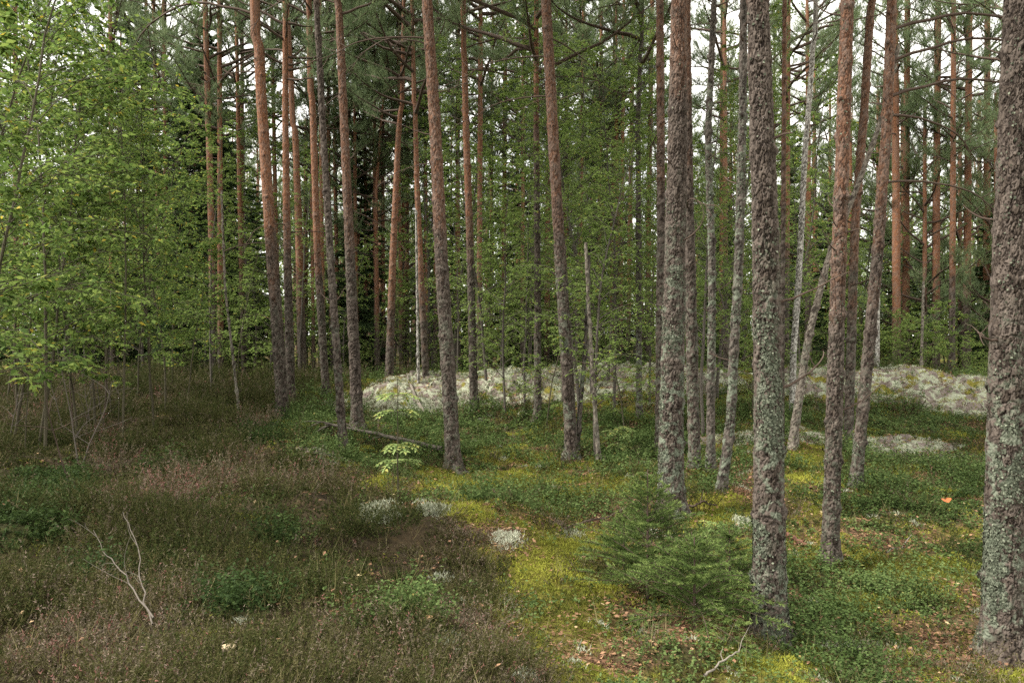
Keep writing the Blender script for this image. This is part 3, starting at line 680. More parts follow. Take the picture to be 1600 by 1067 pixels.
pine('slanting reddish pine rightmost of the trio before the right outcrop, foot among lichen', [(1394, 0), (1385, 200), (1371, 400), (1352, 600), (1336, 768)], 8.8, 19, 16, 2.9, .014, .5, branches=6, lich_top=1.1, flakes=260, low=6.0,
     blist=[(45, 10, 4, 1.1, 0), (95, -8, 4, 1.0, .2), (150, 4, 4, 1.0, 0), (180, 15, 0, 1.2, 0), (285, -5, 0, 1.1, 0)])
pine('slim reddish pine half hidden between the two other pines of the right trio', [(1361, 0), (1350, 180), (1336, 350), (1328, 600), (1325, 705)], 11.5, 15, 13, 2.6, .02, .3, branches=7, low=7.5)
pine('grey pine with dark furrowed foot directly right of and behind the blotchy lichen pine', [(1072, 0), (1075, 300), (1080, 500), (1086, 742)], 9.5, 20, 15, 4.4, .014, .6, branches=4, flakes=120)
pine('brownish straight pine just left of and behind the blotchy lichen pine', [(1031, 0), (1033, 350), (1031, 560), (1030, 705)], 12, 14, 13, 4.2, .02, .4, branches=5)
pine('bulky pine with lichened grey stem and a slim stem leaning against its foot', [(853, 0), (861, 150), (872, 350), (884, 540), (894, 718)], 11, 21, 17, 3.3, .014, .6, branches=4, flakes=200, blist=[(88, 165, 0, 1.0, 0), (150, 160, 0, .9, 0), (60, 30, 1, 1.2, 0)])
pine('leaning pine with pinkish upper bark in the centre, foot on yellow moss', [(667, 0), (680, 200), (691, 430), (702, 600), (709, 739)], 10, 25, 18, 3.2, .010, .35, branches=5, depth=.008, flakes=150,
     blist=[(60, 178, 0, 1.0, 0), (68, 172, 4, .6, 0), (210, 150, 2, 1.0, 0), (255, 190, 1, .8, 0)])
pine('straight pine with grey lower stem right of the leaning central pine', [(724, 0), (728, 200), (735, 400), (741, 642)], 15, 14, 9.5, 3.4, .02, .3, branches=6, blist=[(75, 0, 4, .9, 0), (110, 5, 0, 1.2, 0)])
pine('pine with rusty upper bark standing left of the fallen branch', [(529, 0), (538, 200), (548, 420), (559, 668)], 12, 19, 12, 3.0, .012, .25, branches=5, depth=.009, blist=[(5, 178, 4, .8, 0)])
pine('stout salmon-barked pine at the rim of the heather slope', [(401, 0), (410, 180), (424, 390), (434, 520), (442, 652)], 14, 20, 17, 3.0, .012, .2, branches=3, depth=.009, blist=[(22, 176, 4, 1.5, 0), (112, 170, 0, .8, 0)])
pine('smoother pine close behind the stout salmon-barked pine on its right', [(446, 0), (446, 200), (449, 400), (455, 641)], 16, 15, 9, 3.2, .02, .2, branches=6)
pine('thin crooked dark pine in front of the fallen branch tip', [(494, 0), (504, 190), (515, 380), (524, 520), (537, 709)], 10.3, 14, 9, 6.5, .014, .3, branches=3, depth=.008, cidx=4, blist=[(470, 150, 3, 1.2, 0)])
pine('orange-topped pine with a straight stem left of the crooked dark pine', [(482, 0), (489, 180), (496, 400), (510, 620)], 17, 13, 10, 3.0, .02, .2, branches=4)
pine('bright orange pine with a curved upper stem right of the salmon-barked pine', [(447, 0), (456, 90), (460, 170), (466, 330), (473, 595)], 18, 15, 8, 2.2, .02, .15, branches=4)
pine('orange pine whose stem bends right towards its top, left of the dead snag', [(632, 0), (630, 110), (622, 220), (614, 400), (608, 596)], 17.5, 14, 6, 1.8, .02, .2, branches=5)
pine('thin brown pine standing before the pale rock slope, centre right', [(838, 0), (838, 200), (840, 420), (840, 656)], 13, 12, 8, 5.0, .02, .4, branches=5)
pine('dark slender lichened pine between the leafy stems and the blotchy lichen pine', [(1003, 0), (997, 200), (998, 480), (999, 652)], 13, 10, 6.5, 6, .02, .8, branches=7, mat='barkgrey', cidx=4)
pine('slender lichen-coated tree right of the grey pine pair', [(1116, 0), (1106, 220), (1113, 420), (1111, 600), (1110, 738)], 9.2, 14, 9, 8, .014, 1.0, branches=5, mat='barkgrey', flakes=350, cidx=4, name='pine_tree', lich_top=4)
pine('crooked lichen-coated tree with its foot kicked left, just left of the large lone pine', [(1162, 0), (1160, 200), (1154, 420), (1146, 560), (1142, 660), (1126, 772)], 8.6, 16, 12, 8, .014, 1.0, branches=5, mat='barkgrey', flakes=450, cidx=4, lich_top=4, crown=True)
pine('thin brown stem peeping out right behind the large lone pine', [(1226, 0), (1224, 300), (1222, 520), (1221, 700)], 11, 9, 7, 3.5, .03, .3, branches=2, cidx=4)
pine('pinkish pine rising left of the white birch twiglet behind the rock slope', [(643, 0), (648, 150), (652, 300), (660, 480), (666, 600)], 19, 12, 6, 2.0, .03, .2, branches=5)
pine('orange pine in line behind the straight grey-stemmed pine', [(751, 0), (750, 250), (749, 420), (749, 592)], 20, 9.5, 8, 2.2, .04, .2, branches=4)
pine('long-stemmed pine with tan middle bark behind the left thicket', [(320, 0), (326, 190), (331, 380), (334, 588)], 20, 12.5, 9, 2.4, .04, .2, branches=4)
pine('leaning broken dead trunk crossing behind the right trio of pines', [(1405, 72), (1380, 180), (1340, 290), (1295, 400), (1262, 530), (1237, 699)], 9.9, 14, 7, 50, .02, .5, mat='barkpale', snapped=True, crown=False, name='dead_tree', cat='dead tree', branches=2, depth=.004)
pine('white-barked birch with a lightly bent stem left of the right trio', [(1274, 0), (1268, 110), (1257, 250), (1249, 420), (1239, 560), (1238, 648)], 12.5, 11, 8, 50, .02, .5, mat='birch', crown=False, name='birch_tree', cat='birch tree', depth=.002, H=9, branches=4)
pine('slim grey stem leaning against the foot of the bulky lichened pine', [(921, 400), (916, 520), (908, 620), (900, 716)], 10.9, 9, 5, 50, .02, .9, mat='barkgrey', crown=False, snapped=True, name='young_tree', cat='dead sapling', depth=.003, branches=2)
def feet():
    mb = MB(); g = np.random.default_rng(8)
    for x_, y_, r_ in BASES:
        if y_ > 13: continue
        n = int(900 * min(1.3, 6 / y_) * (r_ / .1) ** .5); a_ = g.random(n) * 6.283; rr = r_ * 1.15 + np.abs(g.normal(size=n)) * .11
        bx_, by_ = x_ + np.cos(a_) * rr, y_ + np.sin(a_) * rr; bz = hgt(bx_, by_) + .10 * np.exp(-(rr - r_) / .05) * g.random(n)
        sc_ = max(1, y_ / 6) ** .5; needles(mb, np.stack([bx_, by_, bz], 1), nrm(UP + nrm(g.normal(size=(n, 3))) * .9), .028 * sc_, .007 * sc_, np.clip(g.random(n) * .7, 0, 1))
        m_ = n // 7; a_ = g.random(m_) * 6.283; rr = r_ * 1.2 + np.abs(g.normal(size=m_)) * .16; bx_, by_ = x_ + np.cos(a_) * rr, y_ + np.sin(a_) * rr
        leaves(mb, np.stack([bx_, by_, hgt(bx_, by_) + .03], 1), nrm(nrm(g.normal(size=(m_, 3))) * [1, 1, .4]), .03 * sc_, .02 * sc_, nrm(UP + nrm(g.normal(size=(m_, 3))) * .7), g.random(m_) * .6, m=1)
    return mb.mesh('moss_and_bark_litter', [M['moss'], M['litter']])
top('moss_and_bark_litter', feet(), 'stuff')
pine('mid-green pine with low crown seen over the crest right of the large lone pine', [(1232, 0), (1230, 300), (1228, 584)], 21, 10, 8, 3.0, .05, .2, solve=False, low=6.5, branches=3)
pine('pine with drooping low crown over the right part of the outcrop', [(1490, 0), (1489, 300), (1487, 588)], 23, 10, 8, 3.0, .05, .2, solve=False, low=6.0, H=12, branches=3)
pine('pine with low crown behind the thickest pine on its right side', [(1602, 0), (1600, 300), (1597, 590)], 20, 11, 8, 3.0, .05, .2, solve=False, low=5.5, branches=3)
pine('thin pine with low crown in the gap left of the crooked lichen-coated tree', [(1132, 0), (1133, 300), (1134, 584)], 19, 9, 7, 3.0, .05, .2, solve=False, low=6.0, branches=3)
for lab, px_, D_, H_, lo in [('low bushy pine behind the right outcrop, first right of the slanting pine', 1372, 27, 9.5, 1.2), ('low bushy pine behind the middle of the right outcrop', 1445, 25, 8.5, .8), ('low bushy pine behind the right half of the outcrop', 1500, 28, 9.5, 1.0), ('low bushy pine half hidden by the thickest pine', 1556, 24, 8.5, .8), ('low bushy pine seen between the large lone pine and the right trio', 1262, 28, 9.5, 1.2), ('far bushy pine filling the gap over the outcrop crest', 1410, 34, 11.5, 1.2), ('far bushy pine over the right end of the outcrop', 1530, 35, 11.5, 1.2), ('bushy young pine between the salmon-barked and orange-topped pines', 478, 29, 9, 1.0), ('bushy young pine right of the rusty-topped pine', 585, 30, 9.5, 1.0), ('bushy young pine left of the leaning central pine', 636, 28, 9, 1.0)]:
    pine(lab, [(px_, 250), (px_, 588)], D_, 8, 5, 3.0, .08, .1, solve=False, low=lo, H=H_)
# pines of the second row, thinner in the picture; (label, px_top, px_mid, px_base, base_py, distance, width)
SEC = [('reddish pine partly hidden behind the stout salmon-barked pine', 424, 430, 437, 600, 24, 8),
 ('thin greenish-brown pine first right of the orange-topped pine', 500, 502, 507, 602, 23, 7),
 ('thin tan pine in the narrow gap left of the rusty-topped pine', 512, 514, 519, 600, 25, 7),
 ('thin ochre pine just left of the rusty-topped pine', 522, 524, 530, 598, 27, 7.5),
 ('thin pink-stemmed pine right of the rusty-topped pine', 568, 571, 572, 598, 27, 7),
 ('grey-brown pine standing right beside the bent orange pine', 598, 598, 600, 596, 27, 7),
 ('brownish far pine left of the leaning central pine', 662, 665, 669, 592, 26, 8),
 ('brown far pine between the leaning central pine and the straight grey-stemmed pine', 716, 715, 716, 590, 26, 9),
 ('thin red pine right of the pair of straight central pines', 770, 768, 767, 588, 30, 6),
 ('orange-brown pine over the left end of the pale rocks', 790, 788, 786, 585, 28, 9),
 ('vivid orange pine seen left of the bulky lichened pine', 858, 856, 854, 583, 27, 10),
 ('reddish pine right of the bulky lichened pine', 962, 958, 954, 585, 28, 10),
 ('narrow orange pine above the right half of the rock slope', 990, 985, 981, 585, 30, 8),
 ('pale orange pine left of the brownish straight pine', 1019, 1014, 1011, 583, 27, 10),
 ('brown pine over the crest of the right outcrop, left of a close pair', 1398, 1400, 1401, 582, 24, 14),
 ('brown pine over the crest of the right outcrop, right of a close pair', 1418, 1416, 1415, 582, 26, 12),
 ('straight pine above the middle of the right outcrop', 1466, 1463, 1462, 584, 25, 13),
 ('dull brown pine above the right end of the outcrop', 1515, 1512, 1510, 590, 25, 13),
 ('dull pine touching the outline of the thickest pine on its left', 1543, 1542, 1541, 592, 26, 12),
 ('tan pine standing inside the left thicket', 256, 259, 262, 594, 24, 8),
 ('dim pine deep inside the left thicket', 240, 246, 250, 594, 25, 7),
 ('grey-footed pine beside the long-stemmed tan pine', 343, 344, 345, 590, 21, 10),
 ('slender red-stemmed pine left of the stout salmon-barked pine', 369, 374, 381, 594, 22, 8),
 ('reddish pine behind the upper leaves of the left thicket', 172, 174, 176, 600, 23, 9),
 ('dark pine behind the far left thicket', 24, 25, 26, 600, 21, 9),
 ('thin orange pine in the gap left of the orange-topped pine', 486, 487, 490, 598, 24, 6),
 ('thin rusty pine between the rusty-topped pine and the pink-stemmed one', 553, 555, 558, 598, 25, 6.5),
 ('thin red-orange pine left of the bent orange pine', 584, 586, 588, 597, 26, 6.5),
 ('thin orange pine just right of the bent orange pine foot', 622, 624, 627, 596, 25, 6),
 ('thin salmon pine right of the white birch stem', 683, 681, 680, 594, 24, 7),
 ('thin orange pine first left of the thin brown pine', 818, 817, 815, 585, 24, 7),
 ('thin red pine left of the slim leafy tree', 912, 908, 905, 585, 25, 7),
 ('thin orange pine right of the slim leafy tree', 940, 937, 935, 585, 26, 7),
 ('thin orange pine left of the dark slender lichened pine', 975, 972, 969, 585, 25, 7),
 ('thin orange pine seen between the two lichen-coated trees', 1128, 1127, 1126, 583, 25, 7),
 ('faint red pine left of the dim pine in the thicket', 228, 229, 230, 596, 28, 7)]
for lab, a, b_, c, by, D, wd in SEC:
    pine(lab, [(a, 0), (b_, 300), (c, by)], D, wd, wd * .8, random.uniform(1.4, 3.2), .06, .15, solve=False, branches=3)
print('trees ok')

# far pines and spruces that close the view; shared meshes
def gen_trunk(seed, H, r):
    g = np.random.default_rng(seed); path = [(-.3, 0), (0, 0), (H * .5, g.normal() * .15), (H, g.normal() * .3)]
    return trunk_mesh('trunk', path, lambda h: r * (1 - .8 * np.clip(h / H, 0, 1)), M['bark'], .15, g.uniform(1.5, 4), .1, seed)[0]
GT = [gen_trunk(300 + i, 15, .10 + .012 * i) for i in range(5)]
placed = []
def far_tree(x, y, kind, s, label, group, g):
    z = hz1(x, y); i = int(g.integers(0, 5))
    if kind == 'pine':
        r = thing('pine_tree', label, 'pine tree', (x, y, z), g.random() * 6.28, group); part('trunk', GT[i], r)
        c = part('crown', PC[i], r); k = g.uniform(.95, 1.25); c.scale = (k, k, k); c.location = (0, 0, 15 - PCH[i] * k + .1)
    else:
        i = i % 3; r = thing('spruce_tree', label, 'spruce tree', (x, y, z), g.random() * 6.28, group)
        t = part('trunk', GT[i], r); t.scale = (1, 1, SPH[i] / 15 * .97); c = part('crown', SPC[i], r); c.location = (0, 0, .5)
    r.scale = (s, s, s); return r
g = np.random.default_rng(99)
def far_wood():
    g = np.random.default_rng(5); mb = MB(); n = 5200
    D = g.uniform(58, 120, n); x = g.uniform(-1, 1, n) * D * .95; z0 = hgt(x, D)
    top_ = 5 + 9 * fbm(x * .12, D * .12, 0, 71, 3) + g.uniform(0, 2, n); h = g.random(n) ** .8 * top_
    C = np.stack([x, D, z0 + h], 1); k = 34; tone = np.repeat(np.clip(.45 + g.normal(size=n) * .22, 0, .95), k)
    P_ = np.repeat(C, k, 0) + g.normal(size=(n * k, 3)) * [.75, .75, .5]; dv = nrm(g.normal(size=(n * k, 3)))
    leaves(mb, P_, dv, .34 * g.uniform(.5, 1.2, n * k), .2, nrm(g.normal(size=(n * k, 3)) + UP), np.clip(tone + g.normal(size=n * k) * .12, 0, .95))
    for i in range(170):
        D_ = g.uniform(56, 90); x_ = g.uniform(-1, 1) * D_ * .9; z_ = hz1(x_, D_); tube(mb, [(x_, D_, z_ - .2), (x_ + g.normal() * .2, D_, z_ + 7), (x_ + g.normal() * .4, D_, z_ + 14)], [.14, .11, .05], 5, m=1)
    return mb.mesh('far_woodland', [M['leafd'], M['farbark']])
M['farbark'] = plainmat('far_bark', (.10, .06, .045), (.22, .13, .09), 3)
top('far_woodland', far_wood(), 'stuff')
# dark spruces in the gaps behind the rocks
for px, D, s in [(300, 24, .65), (395, 30, .7), (560, 27, .55), (690, 30, .6), (815, 31, .7), (940, 33, .7), (1130, 29, .5), (1290, 27, .45), (1440, 28, .35), (1560, 26, .45), (130, 26, .6), (-60, 25, .8)]:
    far_tree((px - 800) / F * D, D, 'spruce', s * 1.0, 'dark spruce filling a gap between the pine trunks behind the rocks', 'dark spruces behind the pine stand', g)
cnt = 0; tries = 0
while cnt < 165 and tries < 9000:
    tries += 1
    D = g.uniform(24, 62) if cnt < 115 else g.uniform(60, 95); px = g.uniform(-150, 1750)
    x = (px - 800) / F * D
    if any((x - a) ** 2 + (D - b) ** 2 < 1.7 ** 2 for a, b in placed): continue
    if 1400 < px < 1565 and D < 42 and g.random() < .75: continue
    if 60 < px < 150 and D < 45 and g.random() < .75: continue
    placed.append((x, D)); cnt += 1
    k = 'spruce' if g.random() < .12 else 'pine'
    side = 'left of the tan long-stemmed pine' if px < 330 else ('beyond the right outcrop' if px > 1250 else 'beyond the rock slope in the middle')
    s = g.uniform(.75, 1.05) * (.8 if 1380 < px < 1570 else 1)
    far_tree(x, D, k, s, ('distant pine ' if k == 'pine' else 'distant dark spruce ') + side, ('distant pines ' if k == 'pine' else 'distant spruces ') + side, g)
print('far ok')

# ------------------------------------------------------------------ young broadleaved trees
LF = [leafy(521, 8.0, .8, 1.9, 52, .095, 'leafd', .045, wood='barkgrey', tw=9, lf=9), leafy(522, 6.0, .4, 1.7, 44, .085, 'leafd', .035, wood='barkgrey', tw=9, lf=9), leafy(523, 9.5, 1.2, 2.1, 58, .10, 'leafd', .05, wood='barkgrey', tw=9, lf=9), leafy(524, 2.4, .15, 1.3, 26, .07, 'leafd', .02, tw=9, lf=9)]
LV = [leafy(501, 5.0, 1.2, 1.5, 46, .052, tw=11, lf=11), leafy(502, 4.2, .9, 1.3, 40, .055, tw=11, lf=11), leafy(503, 6.0, 1.4, 1.7, 52, .05, tw=11, lf=11), leafy(504, 3.2, .8, 1.1, 34, .055, tw=11, lf=11), leafy(505, 5.5, .9, 1.4, 50, .048, tw=11, lf=11)]
LB_ = [leafy(511, 7.5, 1.8, 1.5, 60, .050, 'leafd', .035, wood='barkgrey', tw=10, lf=11), leafy(512, 6.0, 1.0, 1.4, 64, .050, 'leafd', .03, wood='barkgrey', tw=10, lf=11), leafy(513, 9.0, 1.8, 1.9, 84, .055, 'leafd', .04, wood='barkgrey', tw=11, lf=12), leafy(514, 5.0, .6, 1.2, 52, .048, 'leafd', .018, tw=10, lf=11)]
def young(v, px, D, s, label, group=None, name='young_tree', cat='young tree', rz=None):
    x = (px - 800) / F * D; r = thing(name, label, cat, (x, D, hz1(x, D)), random.random() * 6.28 if rz is None else rz, group)
    part('trunk', v[0], r); part('crown', v[1], r); r.scale = (s, s, s); return r
TH = 'young leafy tree in the bright thicket at the left edge'
for i, (px, D, s) in enumerate([(-60, 5.0, .95), (60, 9.2, 1.15), (-70, 7.5, 1.05), (125, 9.5, 1.1), (190, 9.0, .95), (240, 11, 1.0), (30, 11, 1.2), (165, 12.5, 1.15), (290, 14, 1.0), (-60, 9.5, 1.2), (215, 15, 1.2), (-120, 6.8, 1.1), (110, 14.5, 1.3), (10, 15, 1.4), (270, 18, 1.1), (150, 10.5, 1.2), (20, 10, 1.3), (235, 15, 1.1), (-150, 4.6, 1.1), (70, 8.3, 1.2), (260, 13, 1.15)]):
    young(LV[i % 5], px, D, s, TH, 'young trees of the left thicket')
MID = [(370, 19, .8, 3, 'birch sapling with loose crown left of the stout salmon-barked pine'), (395, 22, 1.0, 1, 'leafy birch behind the stout salmon-barked pine'), (590, 21, .55, 3, 'low leafy sapling behind the bent orange pine'), (640, 23, .6, 1, 'small birch between the bent orange pine and the leaning central pine'),
 (690, 21, .55, 3, 'low leafy sapling just left of the leaning central pine foot'), (780, 20, .7, 1, 'leafy birch over the left end of the rock slope'), (815, 17, .8, 3, 'leafy sapling left of the thin brown pine'), (880, 15, .95, 0, 'tall leafy birch behind the bulky lichened pine'), (930, 10.9, .80, 1, 'slim leafy tree right of the bulky lichened pine'),
 (960, 14, .85, 0, 'leafy birch between the bulky lichened pine and the dark slender pine'), (975, 12.5, .62, 3, 'thin sapling with dark stem above the pale rowan seedling'), (1015, 15, .8, 1, 'leafy birch left of the brownish straight pine'), (1065, 14, .75, 2, 'birch crown showing on both sides of the blotchy lichen pine'), (1098, 12, .8, 0, 'leafy birch between the grey pine pair and the slender lichened tree'), (1135, 12.5, .7, 1, 'leafy birch between the two lichen-coated trees'),
 (1175, 13, .5, 3, 'bush-like sapling left of the large lone pine'), (1250, 18, .9, 1, 'birch foliage left of the right trio'), (1225, 15, .65, 3, 'sapling right of the large lone pine'), (900, 20, 1.0, 2, 'high birch in the distance right of the vivid orange pine'), (1560, 17, .5, 3, 'low green sapling at the right end of the outcrop')]
for px, D, s, v, lab in [(760, 16.5, .8, 2, 'tall leafy birch just right of the straight grey-stemmed pine'), (820, 14.5, .7, 0, 'airy birch crown between the thin brown pine and the bulky lichened pine'), (905, 13, .75, 2, 'wide birch crown over the bulky lichened pine foot'), (950, 17, .9, 2, 'deep green birch crown before the reddish distant pines'),
    (1040, 12.5, .5, 3, 'low sapling left of the blotchy lichen pine'), (1120, 15, .85, 2, 'broad birch crown behind the lichen-coated trees'), (1205, 17, .95, 0, 'birch crown seen on both sides of the large lone pine'), (470, 20, .8, 0, 'birch crown behind the orange-topped pine'), (540, 21, .65, 1, 'birch crown behind the rusty-topped pine'), (1290, 20, .7, 3, 'sapling behind the right trio'), (715, 20, .75, 0, 'birch crown behind the leaning central pine'), (790, 14, .75, 1, 'fresh green sapling crown left of the thin brown pine'), (855, 13, .7, 3, 'sapling left of the bulky lichened pine foot'), (925, 15.5, 1.0, 2, 'bright wide birch crown right of the bulky lichened pine'), (1000, 17.5, .9, 0, 'birch crown behind the dark slender lichened pine'), (1085, 16.5, .9, 1, 'birch crown behind the grey pine pair'), (1150, 14.5, .75, 0, 'birch crown behind the crooked lichen-coated tree'), (740, 17.5, .7, 3, 'low leafy sapling right of the straight grey-stemmed pine'), (330, 17, .8, 0, 'birch crown around the long-stemmed tan pine')]: MID.append((px, D, s, v, lab))
for px, D, s, v, lab in MID: young(LB_[v], px, D, s, lab)
for i in range(130):
    px = g.uniform(-80, 1700); D = g.uniform(20, 46)
    if 1380 < px < 1570: D = g.uniform(30, 42)
    sd_ = 'behind the left thicket' if px < 400 else ('beyond the right outcrop' if px > 1180 else 'behind the rock slope')
    young(LF[i % 3], px, D, g.uniform(.7, 1.15), 'distant leafy birch ' + sd_, 'leafy birches ' + sd_, 'birch_tree', 'birch tree')
for i in range(70):
    px = g.uniform(-60, 1680); D = g.uniform(20.5, 34); sd_ = 'behind the left thicket' if px < 400 else ('beyond the right outcrop' if px > 1180 else 'behind the rock slope')
    young(LF[3], px, D, g.uniform(.6, 1.2), 'low green bush at the foot of the trees ' + sd_, 'low bushes ' + sd_, 'leafy_bush', 'bush')
# thin birch stems, left
for lab, pts, D, wd, mt in [('thin pale birch stem leaning left beside the long-stemmed tan pine', [(346, 300), (352, 455), (374, 645)], 13.5, 4.5, 'barkpale'),
                        ('thin white birch stem left of the leaning central pine', [(650, 330), (652, 450), (654, 598)], 17, 4.5, 'birch'),
                        ('short pale dead birch stem at the left end of the right outcrop', [(1373, 360), (1370, 560)], 19.5, 8, 'birch'),
                        ('thin pale sapling stem over the crest of the right outcrop', [(1443, 440), (1439, 582)], 20, 5, 'barkpale'),
                        ('brown and white stem of the slim leafy tree beside its grey neighbour', [(915, 380), (920, 480), (926, 590), (936, 720)], 10.6, 7, 'barkpale')]:
    pine(lab, pts, D, wd, wd * .8, 50, .03, .3, mat=mt, crown=False, snapped=True, name='birch_tree', cat='birch tree', depth=.002, solve=False, branches=1)
# thin bare stems under the thicket
for i in range(18):
    px = g.uniform(0, 210); D = g.uniform(7, 13); x = (px - 800) / F * D; zb = hz1(x, D)
    mb = MB(); hh = g.uniform(.7, 1.6); p = curve((0, 0, -.05), (g.normal() * .15, g.normal() * .15, 1), hh, 7, (0, 0, 0), .08, g); tube(mb, p, np.linspace(.009, .003, 8), 5)
    for j in range(4):
        k = g.integers(2, 7); tube(mb, curve(p[k], (g.normal(), g.normal(), .6), g.uniform(.15, .5), 4, (0, 0, 0), .12, g), np.linspace(.004, .0015, 5), 4)
    o = top('bare_sapling', mb.mesh('bare_sapling', M['twigmid'] if i % 3 else M['twig'], True), None, 'thin bare brushwood stem beneath the leaves of the left thicket', 'bare sapling', 'bare stems under the left thicket', (x, D, zb))

# ------------------------------------------------------------------ spruce saplings in the foreground
def spr(px, py, D, H, R, seed, label, droop=-.25, nw=13, per=5, up0=.45, rz=0):
    D = solveD(px, py, D); x = (px - 800) / F * D; r = thing('spruce_sapling', label, 'spruce sapling', (x, D, hz1(x, D)), rz)
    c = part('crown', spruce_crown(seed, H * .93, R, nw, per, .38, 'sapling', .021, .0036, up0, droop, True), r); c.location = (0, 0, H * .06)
    mb = MB(); tube(mb, [(0, 0, -.1), (0, 0, H * .5), (0, 0, H * 1.04)], [.013, .008, .003], 7); part('trunk', mb.mesh('trunk', M['twig'], True), r); return r
spr(1012, 940, 5.6, .86, .62, 601, 'upright young spruce with a thin leader in front of the blotchy lichen pine', nw=14, per=6, droop=-.45)
spr(1085, 985, 5.0, .55, .62, 602, 'low spreading young spruce left of the large lone pine foot', -.7, 7, 9, .35)
spr(975, 905, 6.1, .45, .45, 603, 'small spruce tuft behind the upright young spruce on its left', -.45, 6, 7, .35)
spr(1140, 925, 5.6, .42, .45, 604, 'bluish spruce tuft touching the left side of the large lone pine', -.45, 6, 8, .3)

# ------------------------------------------------------------------ rowan seedlings
def rowan(px, py, D, H, tiers, seed, label, ls=.07, nb=5, mat='rowan'):
    D = solveD(px, py, D); x = (px - 800) / F * D; g = np.random.default_rng(seed)
    r = thing('rowan_seedling', label, 'seedling', (x, D, hz1(x, D)))
    mb = MB(); p = curve((0, 0, -.05), (0, 0, 1), H, 8, (0, 0, 0), .03, g); tube(mb, p, np.linspace(.009, .003, 9), 5); part('stem', mb.mesh('stem', M['twiggreen'], True), r)
    mb = MB()
    for t in tiers:
        i = min(7, int(t * 8)); b0 = p[i]
        for k in range(nb):
            az = g.random() * 6.28; q = curve(b0, (math.cos(az), math.sin(az), .45), ls * 2.2, 5, (0, 0, -.9), .05, g); tube(mb, q, .0015, 3, m=1)
            for j in range(1, 6):
                d = nrm(q[j] - q[j - 1]); sd = np.cross(d, [0, 0, 1]) * 1.0
                bb = np.stack([q[j]] * 3); dd = nrm(np.stack([d * .5 + sd, d * .5 - sd, d])); leaves(mb, bb, dd, ls * .8, ls * .34, nrm(UP + g.normal(size=(3, 3)) * .25), np.clip(.6 + g.normal(size=3) * .25, 0, 1))
    part('leaves', mb.mesh('leaves', [M[mat], M['twiggreen']]), r); return r
rowan(622, 792, 7.6, 1.15, [.42, .62, .8, 1.0], 701, 'tall thin rowan seedling with tiers of pale leaves by the white lichen', .075, 6)
rowan(968, 712, 10.4, .5, [.45, .75, 1.0], 702, 'yellow-green rowan seedling between the leafy stems and the blotchy lichen pine', .085)
rowan(1100, 842, 6.8, .22, [.6, 1.0], 703, 'tiny light green seedling at the foot of the grey pine', .05)
rowan(40, 640, 6.5, 1.25, [.7, .85, 1.0], 704, 'large-leaved seedling at the left edge below the thicket', .08, 6, 'leaf')
rowan(185, 650, 9, 1.1, [.7, .95], 705, 'seedling with drooping leaves in front of the thicket right side', .07, 5, 'leaf')

# ------------------------------------------------------------------ deadwood and small things
def gpt(px, py, D): D = solveD(px, py, D); x = (px - 800) / F * D; return np.array([x, D, hz1(x, D)])
def stick(name, label, cat, a, b, r, mat, twigs=6, seed=1, lift=(.05, .05), tl=.4, tup=.4):
    A = gpt(*a) + [0, 0, lift[0]]; B = gpt(*b) + [0, 0, lift[1]]; g = np.random.default_rng(seed)
    root = thing(name, label, cat, tuple(A)); n = 14; t = np.linspace(0, 1, n)[:, None]
    p = (B - A) * t + np.cumsum(g.normal(size=(n, 3)), 0) * .011 * (1 - t) * t * 4
    mb = MB(); tube(mb, p, np.linspace(r, r * .45, n), 8); part('stem', mb.mesh('stem', mat, True), root)
    for i in range(twigs):
        k = g.integers(3, n - 1); d = nrm(B - A) + g.normal(size=3) * .5 + [0, 0, tup * g.random()]; mb = MB()
        q = curve(p[k], d, tl * g.uniform(.4, 1.1), 6, (0, 0, -.3), .12, g); tube(mb, q, np.linspace(r * .4, r * .12, 7), 5); part('twig', mb.mesh('twig', mat, True), root)
    return root
stick('fallen_branch', 'long bare fallen branch lying slanted over the bilberries, left of centre', 'fallen branch', (690, 716, 10.8), (508, 681, 11.8), .036, M['twigmid'], 12, 1, (.12, .17), .45, .25)
stick('broken_snag', 'short pale grey snag propped on the lichen slope', 'dead wood', (664, 650, 14.5), (636, 600, 15.5), .04, M['twigpale'], 1, 2, (.02, .25), .25)
stick('dead_stick', 'grey forked dead stick standing up from the heather, bottom left', 'dead stick', (238, 1022, 3.35), (192, 850, 3.7), .0038, M['twigmid'], 5, 3, (.12, .32), .24)
stick('dead_stick', 'grey dead stick lying low in the heather, bottom left', 'dead stick', (240, 1020, 3.33), (146, 898, 3.9), .0038, M['twigmid'], 6, 4, (.14, .26), .28)
stick('dead_stick', 'thin brown stick beyond the upright young spruce', 'dead stick', (880, 832, 7.0), (985, 808, 7.6), .012, M['twig'], 3, 5, (.03, .12), .3)
stick('rotting_log', 'short red-brown rotting log right of the large lone pine', 'rotting log', (1228, 842, 6.9), (1262, 858, 6.7), .03, M['deadwood_red'], 2, 6, (.04, .03), .15)
stick('dead_stick', 'pale broken stick on the moss between the right trio and the thickest pine', 'dead stick', (1385, 872, 6.6), (1424, 848, 7.0), .007, M['twigpale'], 1, 7, (.05, .08), .15)
stick('dead_stick', 'pale stick near the bottom edge, left of the large lone pine', 'dead stick', (1100, 1062, 4.3), (1155, 1036, 4.5), .007, M['twigpale'], 2, 8, (.04, .08), .2)
stick('dead_stick', 'dark stick behind the blotchy lichen pine foot on the right', 'dead stick', (1075, 797, 7.8), (1120, 800, 7.8), .014, M['twig'], 3, 9, (.05, .07), .2)
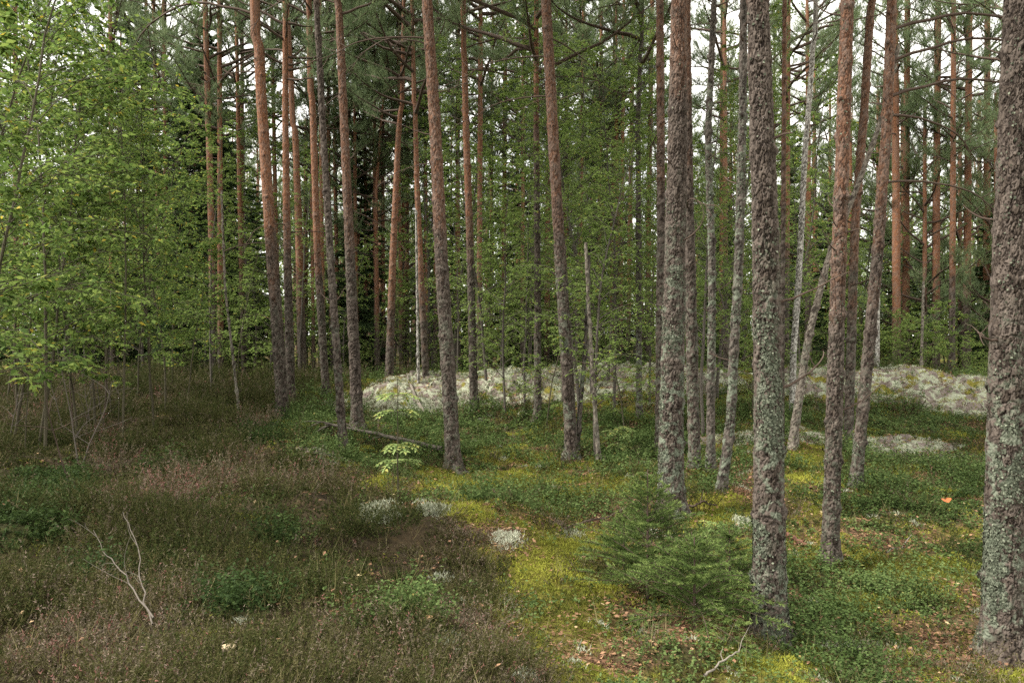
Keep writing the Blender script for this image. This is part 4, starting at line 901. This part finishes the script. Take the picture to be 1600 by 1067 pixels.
def blob(name, label, cat, px, py, D, r, mat, sq=.7, seed=0, lift=0, sx=1):
    import bmesh
    b = gpt(px, py, D); bm = bmesh.new(); bmesh.ops.create_icosphere(bm, subdivisions=4, radius=1)
    V = np.array([v.co[:] for v in bm.verts]); s = 1 + (fbm(V[:, 0] * 1.5 + seed, V[:, 1] * 1.5, V[:, 2] * 1.5 + 7, seed, 3) - .5) * .7
    V = V * s[:, None] * [r * sx, r, r * sq]
    for v, c in zip(bm.verts, V): v.co = c
    me = bpy.data.meshes.new(name); bm.to_mesh(me); bm.free(); me.materials.append(mat); me.polygons.foreach_set('use_smooth', np.ones(len(me.polygons), bool))
    return top(name, me, None, label, cat, None, tuple(b + [0, 0, lift]))
blob('stone', 'small purplish-grey stone at the edge of the bilberries beyond the white lichen', 'stone', 801, 805, 7.4, .075, M['stone'], .8, 1, .03)
blob('tree_stump', 'dark rotten stump remnant left of the thin brown stick', 'stump', 872, 826, 7.0, .075, M['twig'], .8, 2, .02)
def mushroom(label, px, py, D, r, mat, seed):
    b = gpt(px, py, D); root = thing('mushroom', label, 'mushroom', tuple(b)); hh = .055
    mb = MB(); tube(mb, [(0, 0, -.02), (0, 0, hh * .5), (0, 0, hh)], [.010, .009, .010], 10); part('stem', mb.mesh('stem', M['cap'], True), root)
    mb = MB(); tube(mb, [(0, 0, hh - .004), (0, 0, hh), (0, 0, hh + .008), (0, 0, hh + r * .35), (0, 0, hh + r * .42)], [.008, r, r, r * .6, .001], 20); part('cap', mb.mesh('cap', mat, True), root)
mushroom('cream-capped mushroom among the heather near the bottom edge', 357, 1035, 3.15, .026, M['cap'], 1)
mushroom('small orange-capped mushroom in the green patch below the heather', 669, 985, 4.1, .022, M['capo'], 2)
def big_leaf(label, px, py, D, L, tint, mat, seed, lift=.1):
    b = gpt(px, py, D); mb = MB(); g = np.random.default_rng(seed)
    n = 14; an = np.arange(n) / n * 6.283; rr = L * .5 * (1 + .12 * g.normal(size=n)); V = np.stack([np.cos(an) * rr, np.sin(an) * rr * .55, .25 * L * np.cos(an * 2) * .4], 1)
    V = np.concatenate([V, [[0, 0, -.06 * L]], V - [0, 0, .002]]); T = [(i, (i + 1) % n, n) for i in range(n)]; mb.add(V, T=T, a=tint)
    o = top('fallen_leaf', mb.mesh('fallen_leaf', mat), None, label, 'leaf', None, tuple(b + [0, 0, lift])); o.rotation_euler = (.45, 0, .2); return o
m, nt, o = newmat('orange_leaf'); p = N(nt, 'ShaderNodeBsdfPrincipled'); nt.links.new(mixc(nt, noise(nt, 60, 3, pos(nt)), (.36, .085, .02), (.52, .15, .04)), p.inputs['Base Color']); p.inputs['Roughness'].default_value = .7; nt.links.new(p.outputs[0], o.inputs[0]); M['orange_leaf'] = m
big_leaf('bright orange leaf on the bilberries left of the thickest pine', 1478, 797, 8.2, .115, .5, M['orange_leaf'], 1)
print('scene ok', len(bpy.data.objects), sum(len(m.polygons) for m in bpy.data.meshes))
